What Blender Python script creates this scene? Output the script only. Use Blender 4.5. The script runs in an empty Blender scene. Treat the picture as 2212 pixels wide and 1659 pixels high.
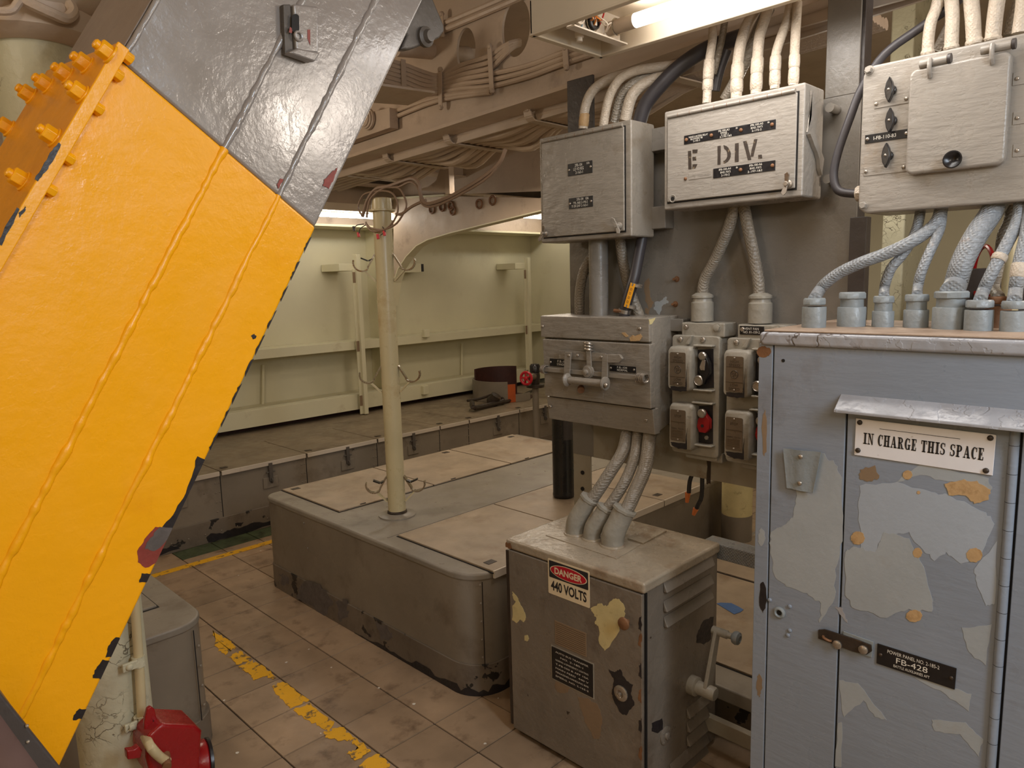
import bpy, bmesh, math, random
from mathutils import Vector as V, Matrix
random.seed(7)
C = bpy.context.scene.collection
sc = bpy.context.scene
PI = math.pi
# ------------------------------------------------------------------ camera
F = 1559.28; CX, CY = 1106.0, 829.5
RM = Matrix(((0.70527703, -0.7084179, -0.02698885), (-0.11938738, -0.08115977, -0.98952501), (0.69880682, 0.70111139, -0.14181628)))
CAM = V((-1.44316, -2.56718, 1.53874))
cd = bpy.data.cameras.new('camera'); cam = bpy.data.objects.new('camera', cd); C.objects.link(cam)
cd.sensor_width = 36; cd.lens = F / 2212 * 36; cd.clip_start = .02
r0, r1, r2 = RM[0], RM[1], RM[2]
cam.matrix_world = Matrix(((r0[0], -r1[0], -r2[0], CAM.x), (r0[1], -r1[1], -r2[1], CAM.y), (r0[2], -r1[2], -r2[2], CAM.z), (0, 0, 0, 1)))
sc.camera = cam
# ------------------------------------------------------------------ light, exposure
sc.view_settings.view_transform = 'Standard'; sc.view_settings.look = 'None'
sc.view_settings.gamma = 1; sc.view_settings.use_curve_mapping = False
sc.view_settings.exposure = 0.0
w = bpy.data.worlds.new('world'); sc.world = w; w.use_nodes = True
w.node_tree.nodes['Background'].inputs[0].default_value = (.9, .8, .68, 1)
w.node_tree.nodes['Background'].inputs[1].default_value = .02
def area(name, loc, power, col, sx, sy, rot=(0, 0, 0)):
    l = bpy.data.lights.new(name, 'AREA'); l.energy = power; l.color = col; l.shape = 'RECTANGLE'; l.size = sx; l.size_y = sy
    o = bpy.data.objects.new(name, l); C.objects.link(o); o.location = loc; o.rotation_euler = rot; return o
WARM = (1, .84, .66)
def bulb(name, loc, power, col, r=.1):
    l = bpy.data.lights.new(name, 'POINT'); l.energy = power; l.color = col; l.shadow_soft_size = r
    o = bpy.data.objects.new(name, l); C.objects.link(o); o.location = loc; return o
area('overhead_lamp_bench', (1.62, .35, 2.16), 13, WARM, .25, 1.1)
bulb('overhead_lamp_left', (-.70, .75, 2.2), 20, WARM, .10)
bulb('overhead_lamp_port', (-2.5, -1.2, 2.4), 17, WARM, .12)
area('overhead_lamp_far', (2.9, 1.3, 2.2), 8, WARM, 1.1, .25)
bulb('overhead_lamp_behind', (-1.75, -3.25, 2.2), 30, (1, .90, .77), .16)
bulb('fill_light_rear_rack', (1.9, -1.35, 2.1), 7, (1, .9, .76), .12)  # added fill, hidden behind the rack, brightens the overhead and the right gap
area('overhead_lamp_right', (-.55, -3.5, 2.1), 26, (.76, .87, 1), .3, 1.1, (math.radians(40), 0, math.radians(-10)))
bulb('rack_row_lamp', (.80, -3.0, 2.10), 30, (1, .88, .76), .2)
area('rack_lamp', (.232, -1.72, 2.196), 5.2, (1, .965, .935), .26, .8)
cy = sc.cycles; cy.max_bounces = 6; cy.diffuse_bounces = 4; cy.glossy_bounces = 3; cy.transmission_bounces = 2; cy.caustics_reflective = False; cy.caustics_refractive = False; cy.use_denoising = True
TUBE_MAIN, TUBE_FAR = 7, 16
# ------------------------------------------------------------------ helpers
def ray(u, v): return RM.transposed() @ V(((u - CX) / F, (v - CY) / F, 1))
def W(u, v, ax, val):                       # the point of the plane ax = val seen at photo pixel (u, v)
    d = ray(u, v); i = 'xyz'.index(ax); return CAM + d * ((val - CAM[i]) / d[i])
def lin(c): return tuple((x / 255 / 12.92 if x <= 10 else ((x / 255 + .055) / 1.055) ** 2.4) for x in c)
MATS = {}
def mat(name, col, rough=.5, metal=0., var=.12, vs=4., spots=None, dirt=None, bump=.25, grain=70., lumps=0., ls=8., emit=None, rnd=0., stretch=None, spec=.5, cracks=None, braid=0, bst=.5, coat=0.):
    m = bpy.data.materials.new(name); m.use_nodes = True; nt = m.node_tree; N = nt.nodes; L = nt.links
    b = N['Principled BSDF']
    if emit:
        b.inputs['Emission Color'].default_value = (*emit[0], 1); b.inputs['Emission Strength'].default_value = emit[1]
        b.inputs['Base Color'].default_value = (.8, .8, .8, 1); MATS[name] = m; return m
    tc = N.new('ShaderNodeTexCoord'); src = tc.outputs['Object']
    if stretch:
        mp = N.new('ShaderNodeMapping'); L.new(src, mp.inputs[0]); mp.inputs['Scale'].default_value = stretch; ssrc = mp.outputs[0]
    else: ssrc = src
    def noise(scale, det=5, s=None, ro=.55):
        n = N.new('ShaderNodeTexNoise'); n.inputs['Scale'].default_value = scale; n.inputs['Detail'].default_value = det; n.inputs['Roughness'].default_value = ro
        L.new(s or src, n.inputs['Vector']); return n.outputs['Fac']
    def ramp(s, a, bb):
        r = N.new('ShaderNodeMapRange'); r.inputs[1].default_value = a; r.inputs[2].default_value = bb; L.new(s, r.inputs[0]); r.clamp = True; return r.outputs[0]
    def mix(f, c1, c2):
        x = N.new('ShaderNodeMix'); x.data_type = 'RGBA'
        (L.new(f, x.inputs[0]) if hasattr(f, 'links') else None)
        for s, i in ((c1, 6), (c2, 7)):
            if hasattr(s, 'links'): L.new(s, x.inputs[i])
            else: x.inputs[i].default_value = (*s, 1)
        return x.outputs[2]
    c = lin(col)
    lo = tuple(x * (1 - var) for x in c); hi = tuple(min(1, x * (1 + var)) for x in c)
    out = mix(ramp(noise(vs), .3, .7), lo, hi)
    if rnd:
        oi = N.new('ShaderNodeObjectInfo'); rr = ramp(oi.outputs['Random'], 0, 1)
        hs = N.new('ShaderNodeHueSaturation'); L.new(out, hs.inputs['Color']); mr = N.new('ShaderNodeMapRange'); L.new(rr, mr.inputs[0]); mr.inputs[3].default_value = 1 - rnd; mr.inputs[4].default_value = 1 + rnd
        L.new(mr.outputs[0], hs.inputs['Value']); out = hs.outputs[0]
    h = None
    if dirt:
        dc, ds, dt, dw = dirt; out = mix(ramp(noise(ds, 8, ro=.65), dt, dt + dw), out, lin(dc))
    for sp in (spots or []):
        pc, ps, pt = sp[:3]; k = ramp(noise(ps, 6, ro=.6), pt, pt + .012); out = mix(k, out, lin(pc))
        if h is None: h = k
    ck = None
    if cracks:
        vo = N.new('ShaderNodeTexVoronoi'); vo.feature = 'DISTANCE_TO_EDGE'; vo.inputs['Scale'].default_value = cracks[0]; vo.inputs['Randomness'].default_value = 1
        ad = N.new('ShaderNodeVectorMath'); ad.operation = 'MULTIPLY_ADD'; nz = N.new('ShaderNodeTexNoise'); nz.inputs['Scale'].default_value = cracks[0] * .7; nz.inputs['Detail'].default_value = 4; L.new(src, nz.inputs['Vector'])
        L.new(nz.outputs['Color'], ad.inputs[0]); ad.inputs[1].default_value = (2.2 / cracks[0],) * 3; L.new(src, ad.inputs[2]); L.new(ad.outputs[0], vo.inputs['Vector'])
        k1 = ramp(vo.outputs['Distance'], .0, .035); k2 = ramp(noise(cracks[0] * .25, 3), .50, .60)
        mx = N.new('ShaderNodeMath'); mx.operation = 'MAXIMUM'; iv = N.new('ShaderNodeMath'); iv.operation = 'SUBTRACT'; iv.inputs[0].default_value = 1; L.new(k2, iv.inputs[1])
        L.new(k1, mx.inputs[0]); L.new(iv.outputs[0], mx.inputs[1]); ck = mx.outputs[0]; out = mix(ck, lin(cracks[1]), out)
    L.new(out, b.inputs['Base Color'])
    b.inputs['Coat Weight'].default_value = coat; b.inputs['Coat Roughness'].default_value = .14
    b.inputs['Metallic'].default_value = metal; b.inputs['Specular IOR Level'].default_value = spec
    rn = N.new('ShaderNodeMapRange'); L.new(noise(vs * 3), rn.inputs[0]); rn.inputs[1].default_value = .3; rn.inputs[2].default_value = .7
    rn.inputs[3].default_value = max(.05, rough - .1); rn.inputs[4].default_value = min(1, rough + .1); L.new(rn.outputs[0], b.inputs['Roughness'])
    nrm = None
    def bmp(hs, st, dist):
        nonlocal nrm
        q = N.new('ShaderNodeBump'); q.inputs['Strength'].default_value = st; q.inputs['Distance'].default_value = dist; L.new(hs, q.inputs['Height'])
        if nrm: L.new(nrm, q.inputs['Normal'])
        nrm = q.outputs[0]
    if bump: bmp(noise(grain, 3, ssrc), bump, .004)
    if lumps:
        bmp(noise(ls, 2), lumps, .012)
        bmp(ramp(noise(ls * 1.4, 4), .52, .535), lumps * .6, .0022)
    if braid:
        ws = []
        for sg in (1, -1):
            mp2 = N.new('ShaderNodeMapping'); mp2.inputs['Scale'].default_value = (sg, sg, 1); L.new(src, mp2.inputs[0])
            wv = N.new('ShaderNodeTexWave'); wv.wave_type = 'BANDS'; wv.bands_direction = 'DIAGONAL'; wv.inputs['Scale'].default_value = braid; wv.inputs['Distortion'].default_value = .6; L.new(mp2.outputs[0], wv.inputs[0]); ws.append(wv.outputs['Fac'])
        mm = N.new('ShaderNodeMath'); mm.operation = 'MULTIPLY'; L.new(ws[0], mm.inputs[0]); L.new(ws[1], mm.inputs[1]); bmp(mm.outputs[0], bst, .003)
    if h is not None: bmp(h, .5, -.002)
    if ck is not None: bmp(ck, .7, .002)
    if nrm: L.new(nrm, b.inputs['Normal'])
    MATS[name] = m; return m
class M:
    def __init__(s): s.v = []; s.f = []
    def add(s, vs, fs):
        k = len(s.v); s.v += [V(p) for p in vs]; s.f += [[i + k for i in f] for f in fs]; return s
    def obox(s, o, a, b, c):
        o, a, b, c = V(o), V(a), V(b), V(c)
        p = [o, o + a, o + a + b, o + b, o + c, o + a + c, o + a + b + c, o + b + c]
        fs = [(0, 3, 2, 1), (4, 5, 6, 7), (0, 1, 5, 4), (1, 2, 6, 5), (2, 3, 7, 6), (3, 0, 4, 7)]
        if a.cross(b).dot(c) < 0: fs = [f[::-1] for f in fs]
        return s.add(p, fs)
    def box(s, x0, x1, y0, y1, z0, z1):
        x0, x1 = sorted((x0, x1)); y0, y1 = sorted((y0, y1)); z0, z1 = sorted((z0, z1))
        return s.obox((x0, y0, z0), (x1 - x0, 0, 0), (0, y1 - y0, 0), (0, 0, z1 - z0))
    def prism(s, pts, d):
        pts = [V(p) for p in pts]; d = V(d); n = len(pts)
        nv = V((0, 0, 0))
        for i in range(n): nv += pts[i].cross(pts[(i + 1) % n])
        if nv.dot(d) > 0: pts = pts[::-1]
        return s.add(pts + [p + d for p in pts], [list(range(n)), list(range(2 * n - 1, n - 1, -1))] + [(i, i + n, (i + 1) % n + n, (i + 1) % n) for i in range(n)])
    def lathe(s, o, ax, prof, n=16, caps=True):
        o = V(o); ax = V(ax).normalized(); t = ax.orthogonal().normalized(); b = ax.cross(t); vs = []; fs = []
        for r, h in prof:
            for i in range(n):
                q = 2 * PI * i / n; vs.append(o + ax * h + (t * math.cos(q) + b * math.sin(q)) * r)
        for k in range(len(prof) - 1):
            for i in range(n):
                j = (i + 1) % n; fs.append((k * n + i, k * n + j, (k + 1) * n + j, (k + 1) * n + i))
        if caps: fs.append(list(range(n))[::-1]); fs.append([(len(prof) - 1) * n + i for i in range(n)])
        return s.add(vs, fs)
    def cyl(s, p0, p1, r, r1=None, n=16):
        p0, p1 = V(p0), V(p1); return s.lathe(p0, p1 - p0, [(r, 0), (r if r1 is None else r1, (p1 - p0).length)], n)
    def tube(s, pts, r, n=10, sub=4, caps=True):
        pts = [V(p) for p in pts]; rs = list(r) if isinstance(r, (list, tuple)) else [r] * len(pts)
        if sub > 1 and len(pts) > 2:
            q = []; rr = []
            for i in range(len(pts) - 1):
                a = pts[max(i - 1, 0)]; b = pts[i]; c = pts[i + 1]; d = pts[min(i + 2, len(pts) - 1)]
                for k in range(sub):
                    t = k / sub
                    q.append(.5 * ((2 * b) + (c - a) * t + (2 * a - 5 * b + 4 * c - d) * t * t + (3 * b - a - 3 * c + d) * t ** 3)); rr.append(rs[i] * (1 - t) + rs[i + 1] * t)
            q.append(pts[-1]); rr.append(rs[-1]); pts, rs = q, rr
        vs = []; fs = []; m = len(pts); nprev = None
        for i in range(m):
            t = (pts[min(i + 1, m - 1)] - pts[max(i - 1, 0)]).normalized()
            nn = t.orthogonal().normalized() if nprev is None else (nprev - t * nprev.dot(t)).normalized()
            nprev = nn; bb = t.cross(nn)
            for k in range(n):
                a = 2 * PI * k / n; vs.append(pts[i] + (nn * math.cos(a) + bb * math.sin(a)) * rs[i])
        for i in range(m - 1):
            for k in range(n):
                j = (k + 1) % n; fs.append((i * n + k, i * n + j, (i + 1) * n + j, (i + 1) * n + k))
        if caps: fs.append(list(range(n))[::-1]); fs.append([(m - 1) * n + k for k in range(n)])
        return s.add(vs, fs)
    def torus(s, c, ax, R, r, n=24, m=8, a0=0, a1=2 * PI):
        c = V(c); ax = V(ax).normalized(); t = ax.orthogonal().normalized(); b = ax.cross(t)
        k = n if a1 - a0 < 2 * PI - .01 else n + 1
        return s.tube([c + (t * math.cos(a0 + (a1 - a0) * i / n) + b * math.sin(a0 + (a1 - a0) * i / n)) * R for i in range(n + 1)], r, m, 1, a1 - a0 < 2 * PI - .01)
    def ball(s, c, r, n=12, sx=1, sy=1, sz=1):
        c = V(c); k = n // 2; vs = []; fs = []
        for i in range(1, k):
            th = PI * i / k
            for j in range(n): vs.append(c + V((r * sx * math.sin(th) * math.cos(2 * PI * j / n), r * sy * math.sin(th) * math.sin(2 * PI * j / n), r * sz * math.cos(th))))
        a = len(vs); vs += [c + V((0, 0, r * sz)), c - V((0, 0, r * sz))]
        for i in range(k - 2):
            for j in range(n): fs.append((i * n + j, (i + 1) * n + j, (i + 1) * n + (j + 1) % n, i * n + (j + 1) % n))
        for j in range(n): fs.append((a, j, (j + 1) % n)); fs.append((a + 1, (k - 2) * n + (j + 1) % n, (k - 2) * n + j))
        return s.add(vs, fs)
    def screw(s, c, ax, r):
        return s.lathe(c, ax, [(r, -.002), (r, r * .3), (r * .75, r * .6), (r * .3, r * .72)], 10)
    def hexbolt(s, c, ax, r, h):
        s.lathe(c, ax, [(r * 1.25, -.002), (r * 1.25, h * .15)], 14); s.lathe(c, ax, [(r, h * .1), (r, h * .85), (r * .8, h)], 6); return s
def rbox(x0, x1, y0, y1, r, n=6, corners=(1, 1, 1, 1)):   # rounded rectangle outline, corners: (x0y0, x1y0, x1y1, x0y1)
    P = []
    for (cx, cy, a, k) in ((x0, y0, PI, 0), (x1, y0, 1.5 * PI, 1), (x1, y1, 0, 2), (x0, y1, .5 * PI, 3)):
        rr = r * corners[k]
        if rr <= 0: P.append((cx, cy)); continue
        ox = cx + rr if k in (0, 3) else cx - rr; oy = cy + rr if k in (0, 1) else cy - rr
        for i in range(n + 1): q = a + .5 * PI * i / n; P.append((ox + rr * math.cos(q), oy + rr * math.sin(q)))
    return P
def root_of(o):
    while o.parent: o = o.parent
    return o
def obj(name, m, mt, parent=None, bev=0, seg=2, smooth=40, label=None, flat=False):
    base = V(root_of(parent).location) if parent else V((0, 0, 0))
    if parent is None:
        lo = [min(p[i] for p in m.v) for i in range(3)]; hi = [max(p[i] for p in m.v) for i in range(3)]
        base = V(((lo[0] + hi[0]) / 2, (lo[1] + hi[1]) / 2, lo[2]))
    me = bpy.data.meshes.new(name); me.from_pydata([p - base for p in m.v], [], m.f); me.update()
    o = bpy.data.objects.new(name, me); C.objects.link(o)
    if parent: o.parent = parent
    else: o.location = base
    me.materials.append(MATS[mt] if isinstance(mt, str) else mt)
    if not flat:
        me.polygons.foreach_set('use_smooth', [True] * len(me.polygons))
        me.set_sharp_from_angle(angle=math.radians(smooth))
    if bev:
        b = o.modifiers.new('bevel', 'BEVEL'); b.width = bev; b.segments = seg; b.limit_method = 'ANGLE'; b.angle_limit = math.radians(50); b.harden_normals = True
    if label: o['label'] = label
    return o
def tag(o, label, cat, group=None):
    o['label'] = label; o['category'] = cat
    if group: o['group'] = group
    return o
def thing(name, label, cat, loc, group=None):
    o = bpy.data.objects.new(name, None); C.objects.link(o); o.location = V(loc); o.empty_display_size = .05; return tag(o, label, cat, group)
def struct(name, m, mt, bev=0, **k):
    o = obj(name, m, mt, None, bev, **k); o['kind'] = 'structure'; return o
def copy_tree(o, d=(0, 0, 0), parent=None):
    c = o.copy(); C.objects.link(c); c.parent = parent
    if parent is None: c.location = o.location + V(d)
    for ch in list(o.children): copy_tree(ch, d, c)
    return c
XN = V((-1, 0, 0))
def rectX(m, X, tl, br, t):                  # box standing on the plane X, between two photo corners, t thick towards the viewer
    a = W(*tl, 'x', X); b = W(*br, 'x', X); return m.box(X - t, X + .0005, a.y, b.y, a.z, b.z)
def polyX(m, X, pts, t): return m.prism([W(u, v, 'x', X) for u, v in pts], XN * t)
def rough_poly(pts, amp, n=5, seed=1):       # torn outline
    rd = random.Random(seed); out = []
    for i, p in enumerate(pts):
        q = pts[(i + 1) % len(pts)]
        for k in range(n):
            t = k / n; j = amp if k else amp * .3
            out.append((p[0] + (q[0] - p[0]) * t + rd.uniform(-j, j), p[1] + (q[1] - p[1]) * t + rd.uniform(-j, j)))
    return out
def sc_(pts, k, ox, oy): return [(ox + k * a, oy + k * b) for a, b in pts]
_tx = {}
def glyphs(body, bold=0.):
    key = (body, bold)
    if key not in _tx:
        cu = bpy.data.curves.new('t', 'FONT'); cu.body = body; cu.align_x = 'CENTER'; cu.offset = bold; cu.resolution_u = 3; cu.space_line = .95
        o = bpy.data.objects.new('t', cu); me = bpy.data.meshes.new_from_object(o)
        _tx[key] = ([V(v.co) for v in me.vertices], [list(p.vertices) for p in me.polygons])
        bpy.data.objects.remove(o); bpy.data.meshes.remove(me); bpy.data.curves.remove(cu)
    return _tx[key]
def lettering(parent, body, c, right, up, w, h, mt, bold=0., name='lettering'):
    vs, fs = glyphs(body, bold)
    if not vs: return
    x0 = min(p.x for p in vs); x1 = max(p.x for p in vs); y0 = min(p.y for p in vs); y1 = max(p.y for p in vs)
    right = V(right); up = V(up); c = V(c); m = M()
    m.add([c + right * ((p.x - (x0 + x1) / 2) / (x1 - x0) * w) + up * ((p.y - (y0 + y1) / 2) / max(1e-6, y1 - y0) * h) for p in vs], fs)
    return obj(name, m, mt, parent, flat=True)
RY = V((0, -1, 0)); UZ = V((0, 0, 1))
def textX(parent, body, X, tl, br, mt, bold=0.):
    a = W(*tl, 'x', X); b = W(*br, 'x', X); c = (a + b) / 2; c.x = X
    return lettering(parent, body, c, RY, UZ, abs(a.y - b.y), abs(a.z - b.z), mt, bold)
# ------------------------------------------------------------------ materials
mat('tile', (158, 134, 108), .4, var=.2, vs=5, dirt=((98, 77, 58), 8, .54, .2), bump=.12, grain=40, rnd=.12, stretch=(1, 5, 1), lumps=.05, ls=5)
mat('tile_green', (74, 84, 58), .4, var=.25, vs=9, dirt=((50, 50, 36), 14, .5, .2), bump=.1)
mat('floor_base', (40, 30, 22), .8)
mat('line_yellow', (228, 170, 22), .55, var=.1, bump=.15, dirt=((120, 96, 58), 30, .55, .06))
mat('bench_gray', (128, 118, 104), .42, var=.14, vs=3, dirt=((88, 72, 56), 5, .54, .3), spots=[((66, 56, 46), 11, .70)], bump=.16, grain=45, lumps=.14, ls=9)
mat('bench_skirt', (112, 101, 88), .5, var=.15, dirt=((64, 50, 38), 7, .5, .3), spots=[((38, 34, 30), 9, .58)], bump=.2, lumps=.2, ls=12)
mat('bench_top', (138, 130, 118), .36, var=.12, vs=4, dirt=((104, 92, 78), 6, .55, .3), bump=.12, lumps=.08)
mat('lid_worn', (164, 147, 126), .40, var=.16, vs=7, dirt=((128, 102, 76), 5, .54, .25), bump=.1, grain=30, stretch=(1, 4, 1))
mat('lid_far', (132, 117, 96), .42, var=.18, vs=6, dirt=((84, 68, 52), 4, .53, .2), spots=[((58, 46, 36), 6, .69)], bump=.1)
mat('lid_edge', (196, 184, 168), .35, var=.1, bump=.1)
mat('gap_dark', (18, 15, 13), .7, bump=0)
mat('panel_gray', (124, 119, 112), .32, var=.1, vs=3, dirt=((106, 97, 84), 3.5, .56, .25), bump=.22, grain=60, lumps=.14, ls=9)
mat('rack_rust', (150, 142, 126), .45, var=.15, dirt=((112, 84, 52), 6, .56, .2), bump=.2, lumps=.08)
mat('box_gray', (158, 155, 147), .3, var=.06, vs=5, bump=.4, grain=90, lumps=.14, ls=14, stretch=(1, .25, 1))
mat('box_dark', (140, 132, 121), .32, var=.1, vs=5, dirt=((108, 94, 76), 7, .58, .2), bump=.45, grain=80, lumps=.24, ls=16, stretch=(1, .25, 1))
mat('box_light', (149, 142, 133), .32, var=.07, vs=5, dirt=((142, 122, 100), 7, .62, .2), bump=.45, grain=90, lumps=.25, ls=14, stretch=(1, .25, 1))
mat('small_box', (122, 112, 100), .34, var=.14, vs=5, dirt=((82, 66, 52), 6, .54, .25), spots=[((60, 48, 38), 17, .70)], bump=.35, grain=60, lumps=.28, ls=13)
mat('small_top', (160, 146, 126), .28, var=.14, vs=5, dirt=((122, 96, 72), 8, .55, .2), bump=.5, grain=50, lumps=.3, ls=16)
mat('cab_gray', (134, 142, 154), .32, var=.06, vs=3, dirt=((112, 112, 114), 4, .60, .2), bump=.28, grain=60, lumps=.12, ls=7, stretch=(1, .2, 1))
mat('cab_edge', (158, 158, 162), .24, var=.12, dirt=((160, 134, 108), 5, .60, .12), bump=.5, grain=30, lumps=.7, ls=11, cracks=(12, (96, 84, 76)))
mat('cab_top', (160, 138, 118), .5, var=.12, dirt=((120, 100, 84), 8, .5, .2), bump=.3)
mat('cab_patch', (158, 163, 166), .42, var=.07, vs=6, dirt=((152, 140, 126), 7, .63, .2), bump=.15)
mat('cab_patch_blue', (160, 168, 178), .42, var=.05, vs=6, bump=.15)
mat('tan_patch', (186, 152, 108), .6, var=.12, vs=30, dirt=((140, 108, 68), 30, .52, .2), bump=.3)
mat('cream_patch', (206, 190, 138), .55, var=.08, vs=15, dirt=((150, 128, 88), 25, .6, .15), bump=.2)
mat('brown_patch', (134, 112, 88), .55, var=.1, bump=.2)
mat('black_chip', (36, 32, 34), .45, var=.25, vs=25, bump=.3)
mat('gray_chip', (92, 86, 84), .45, var=.25, vs=25, bump=.3)
mat('red_chip', (132, 56, 48), .5, var=.2, vs=25, bump=.2)
mat('yellow', (247, 172, 4), .34, var=.03, vs=3, dirt=((234, 150, 8), 5, .6, .3), bump=.25, grain=50, lumps=.13, ls=14)
mat('yellow_dirty', (226, 152, 34), .4, var=.12, vs=6, dirt=((156, 104, 50), 5, .56, .3), bump=.25, grain=40, stretch=(1, 1, .3), lumps=.15)
mat('chute_gray', (138, 132, 128), .24, var=.06, vs=3, bump=.20, grain=75, lumps=.13, ls=13, dirt=((118, 104, 96), 4, .62, .2), spec=.9, coat=.35)
mat('chute_side', (136, 122, 112), .5, var=.1, bump=.2)
mat('pale_green', (206, 200, 172), .5, var=.05, vs=2, dirt=((186, 176, 144), 3, .6, .3), bump=.1, grain=30, lumps=.10, ls=4)
mat('rail_green', (212, 206, 176), .45, var=.04, vs=3, dirt=((176, 162, 130), 5, .62, .2), bump=.1)
mat('column_green', (190, 186, 160), .5, var=.06, vs=5, dirt=((150, 140, 112), 6, .56, .25), bump=.25, lumps=.3, ls=20, cracks=(26, (84, 72, 54)))
mat('pole_cream', (194, 180, 142), .32, var=.1, vs=4, dirt=((156, 122, 72), 4, .54, .2), bump=.1, spots=[((104, 82, 54), 14, .74)], stretch=(1, 1, .2))
mat('overhead', (186, 167, 148), .5, var=.1, vs=4, dirt=((140, 120, 104), 5, .58, .25), bump=.25, grain=45, lumps=.15, ls=9)
mat('overhead_cable', (190, 170, 150), .45, var=.08, vs=5, bump=.35, grain=120)
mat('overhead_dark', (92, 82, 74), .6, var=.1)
mat('bright_cable', (190, 176, 158), .45, var=.08, vs=8, dirt=((168, 132, 86), 12, .62, .1), bump=.4, grain=160, lumps=.4, ls=45, braid=75, bst=.22)
mat('braid_gray', (140, 131, 118), .32, var=.1, vs=8, dirt=((112, 96, 78), 10, .58, .2), bump=.4, grain=150, lumps=.25, ls=50, braid=62)
mat('braid_blue', (142, 145, 148), .32, var=.07, vs=8, dirt=((150, 126, 106), 14, .60, .15), bump=.5, grain=150, lumps=.25, ls=50, braid=62)
mat('tube_blue', (136, 142, 144), .4, var=.08, vs=8, dirt=((126, 108, 92), 14, .64, .12), bump=.3, grain=80, lumps=.2, ls=24)
mat('fitting_gray', (152, 146, 134), .38, var=.08, vs=9, dirt=((126, 110, 92), 11, .6, .2), bump=.3, grain=80, lumps=.25, ls=26)
mat('black_cable', (58, 54, 56), .45, var=.1, bump=.1)
mat('black_plastic', (28, 26, 28), .28, var=.15, bump=.05)
mat('black_plate', (22, 20, 22), .4, var=.2, vs=30, bump=.1)
mat('white_ink', (226, 220, 208), .6, bump=0, var=.05)
mat('sign_white', (226, 223, 224), .4, var=.04, vs=12, dirt=((160, 144, 128), 22, .66, .05), bump=.06)
mat('sign_cream', (228, 210, 176), .4, var=.04, bump=.05)
mat('sign_red', (186, 26, 44), .4, var=.05, bump=.05)
mat('ink_black', (38, 36, 38), .55, var=.1, bump=0)
mat('stencil', (52, 42, 34), .6, var=.2, vs=40, dirt=((150, 130, 100), 60, .58, .1), bump=.2)
mat('brass_plate', (120, 106, 90), .34, metal=.5, var=.08, vs=20, bump=.08, grain=120)
mat('brass_line', (70, 60, 50), .4, metal=.4, bump=0)
mat('worn_metal', (170, 160, 148), .32, metal=.75, var=.15, vs=40, bump=.15)
mat('chrome', (176, 166, 150), .2, metal=.9, var=.1, vs=20, bump=.05)
mat('rust', (120, 82, 52), .65, var=.25, vs=25, bump=.4)
mat('dark_metal', (62, 52, 44), .42, metal=.3, var=.25, vs=15, dirt=((110, 84, 58), 12, .58, .2), bump=.3)
mat('red_paint', (142, 18, 22), .26, var=.1, vs=8, spots=[((96, 78, 62), 16, .73)], bump=.15, lumps=.1, ls=20)
mat('red_wheel', (176, 26, 40), .35, var=.2, vs=30, bump=.2)
mat('orange_primer', (170, 78, 32), .5, var=.15, vs=10, bump=.2)
mat('maroon', (56, 22, 16), .55, var=.3, vs=8, bump=.2)
mat('bracket_dark', (84, 78, 72), .5, var=.15, vs=10, bump=.3, lumps=.3, ls=14)
mat('brown_tube', (96, 74, 68), .4, var=.15, bump=.1)
mat('steel_dark', (66, 60, 58), .45, var=.15, bump=.2, lumps=.15)
mat('blue_tape', (74, 108, 160), .6, var=.08, vs=20, bump=.2)
mat('orange_tape', (206, 116, 60), .5, var=.12, bump=.1)
mat('tag_yellow', (232, 160, 28), .5, var=.1, vs=40, bump=.2)
mat('wire_tan', (136, 112, 92), .45, var=.1, bump=0)
mat('wire_red', (208, 40, 44), .4, bump=0); mat('wire_blue', (60, 140, 170), .4, bump=0); mat('wire_orange', (214, 130, 50), .4, bump=0); mat('wire_white', (224, 214, 200), .4, bump=0)
mat('fixture_white', (214, 200, 178), .4, var=.05, bump=.06)
mat('tube_cap', (176, 160, 140), .45, bump=0)
mat('tube_light', None, emit=((1, .96, .92), TUBE_MAIN)); mat('tube_far_light', None, emit=((1, .95, .86), TUBE_FAR))
mat('flake', (222, 214, 200), .6, bump=0)
# ------------------------------------------------------------------ setting
s = .2286
fl = struct('floor', M().box(-3.4, 4.6, -4.4, 3.2, -.12, -.004), 'floor_base')
g = .0017
def tile(i, j, mt='tile'):
    x0, y0 = i * s, j * s; z = random.uniform(-.0006, .0004)
    m = M().add([(x0 + g, y0 + g, z - .006), (x0 + s - g, y0 + g, z - .006), (x0 + s - g, y0 + s - g, z - .006), (x0 + g, y0 + s - g, z - .006),
                 (x0 + g + .0015, y0 + g + .0015, z), (x0 + s - g - .0015, y0 + g + .0015, z), (x0 + s - g - .0015, y0 + s - g - .0015, z), (x0 + g + .0015, y0 + s - g - .0015, z)],
                [(4, 5, 6, 7), (0, 1, 5, 4), (1, 2, 6, 5), (2, 3, 7, 6), (3, 0, 4, 7)])
    obj('floor_tile', m, mt, fl, flat=True)
for i in range(-7, 9):
    for j in range(-10, 8):
        x, y = i * s, j * s
        if x > .25 and -.62 < y < .6: continue                     # under the middle bench
        if x < -.85 and y > -.15: continue                         # under the left bench
        if y > 1.5 and i >= 0: tile(i, j, 'tile_green'); continue
        if x > .75 and y > 1.1 and i > 4: continue
        tile(i, j)
fm = M()
for i in range(-14, 20):
    for j in range(-18, 8):
        x, y = i * s, j * s
        if (-7 <= i < 9 and -10 <= j < 8) or (x < -.85 and y > -.3): continue
        fm.add([(x + g, y + g, -.0008), (x + s - g, y + g, -.0008), (x + s - g, y + s - g, -.0008), (x + g, y + s - g, -.0008)], [(0, 1, 2, 3)])
o = obj('outer_floor_tiles', fm, 'tile', fl, flat=True); o['kind'] = 'stuff'
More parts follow.
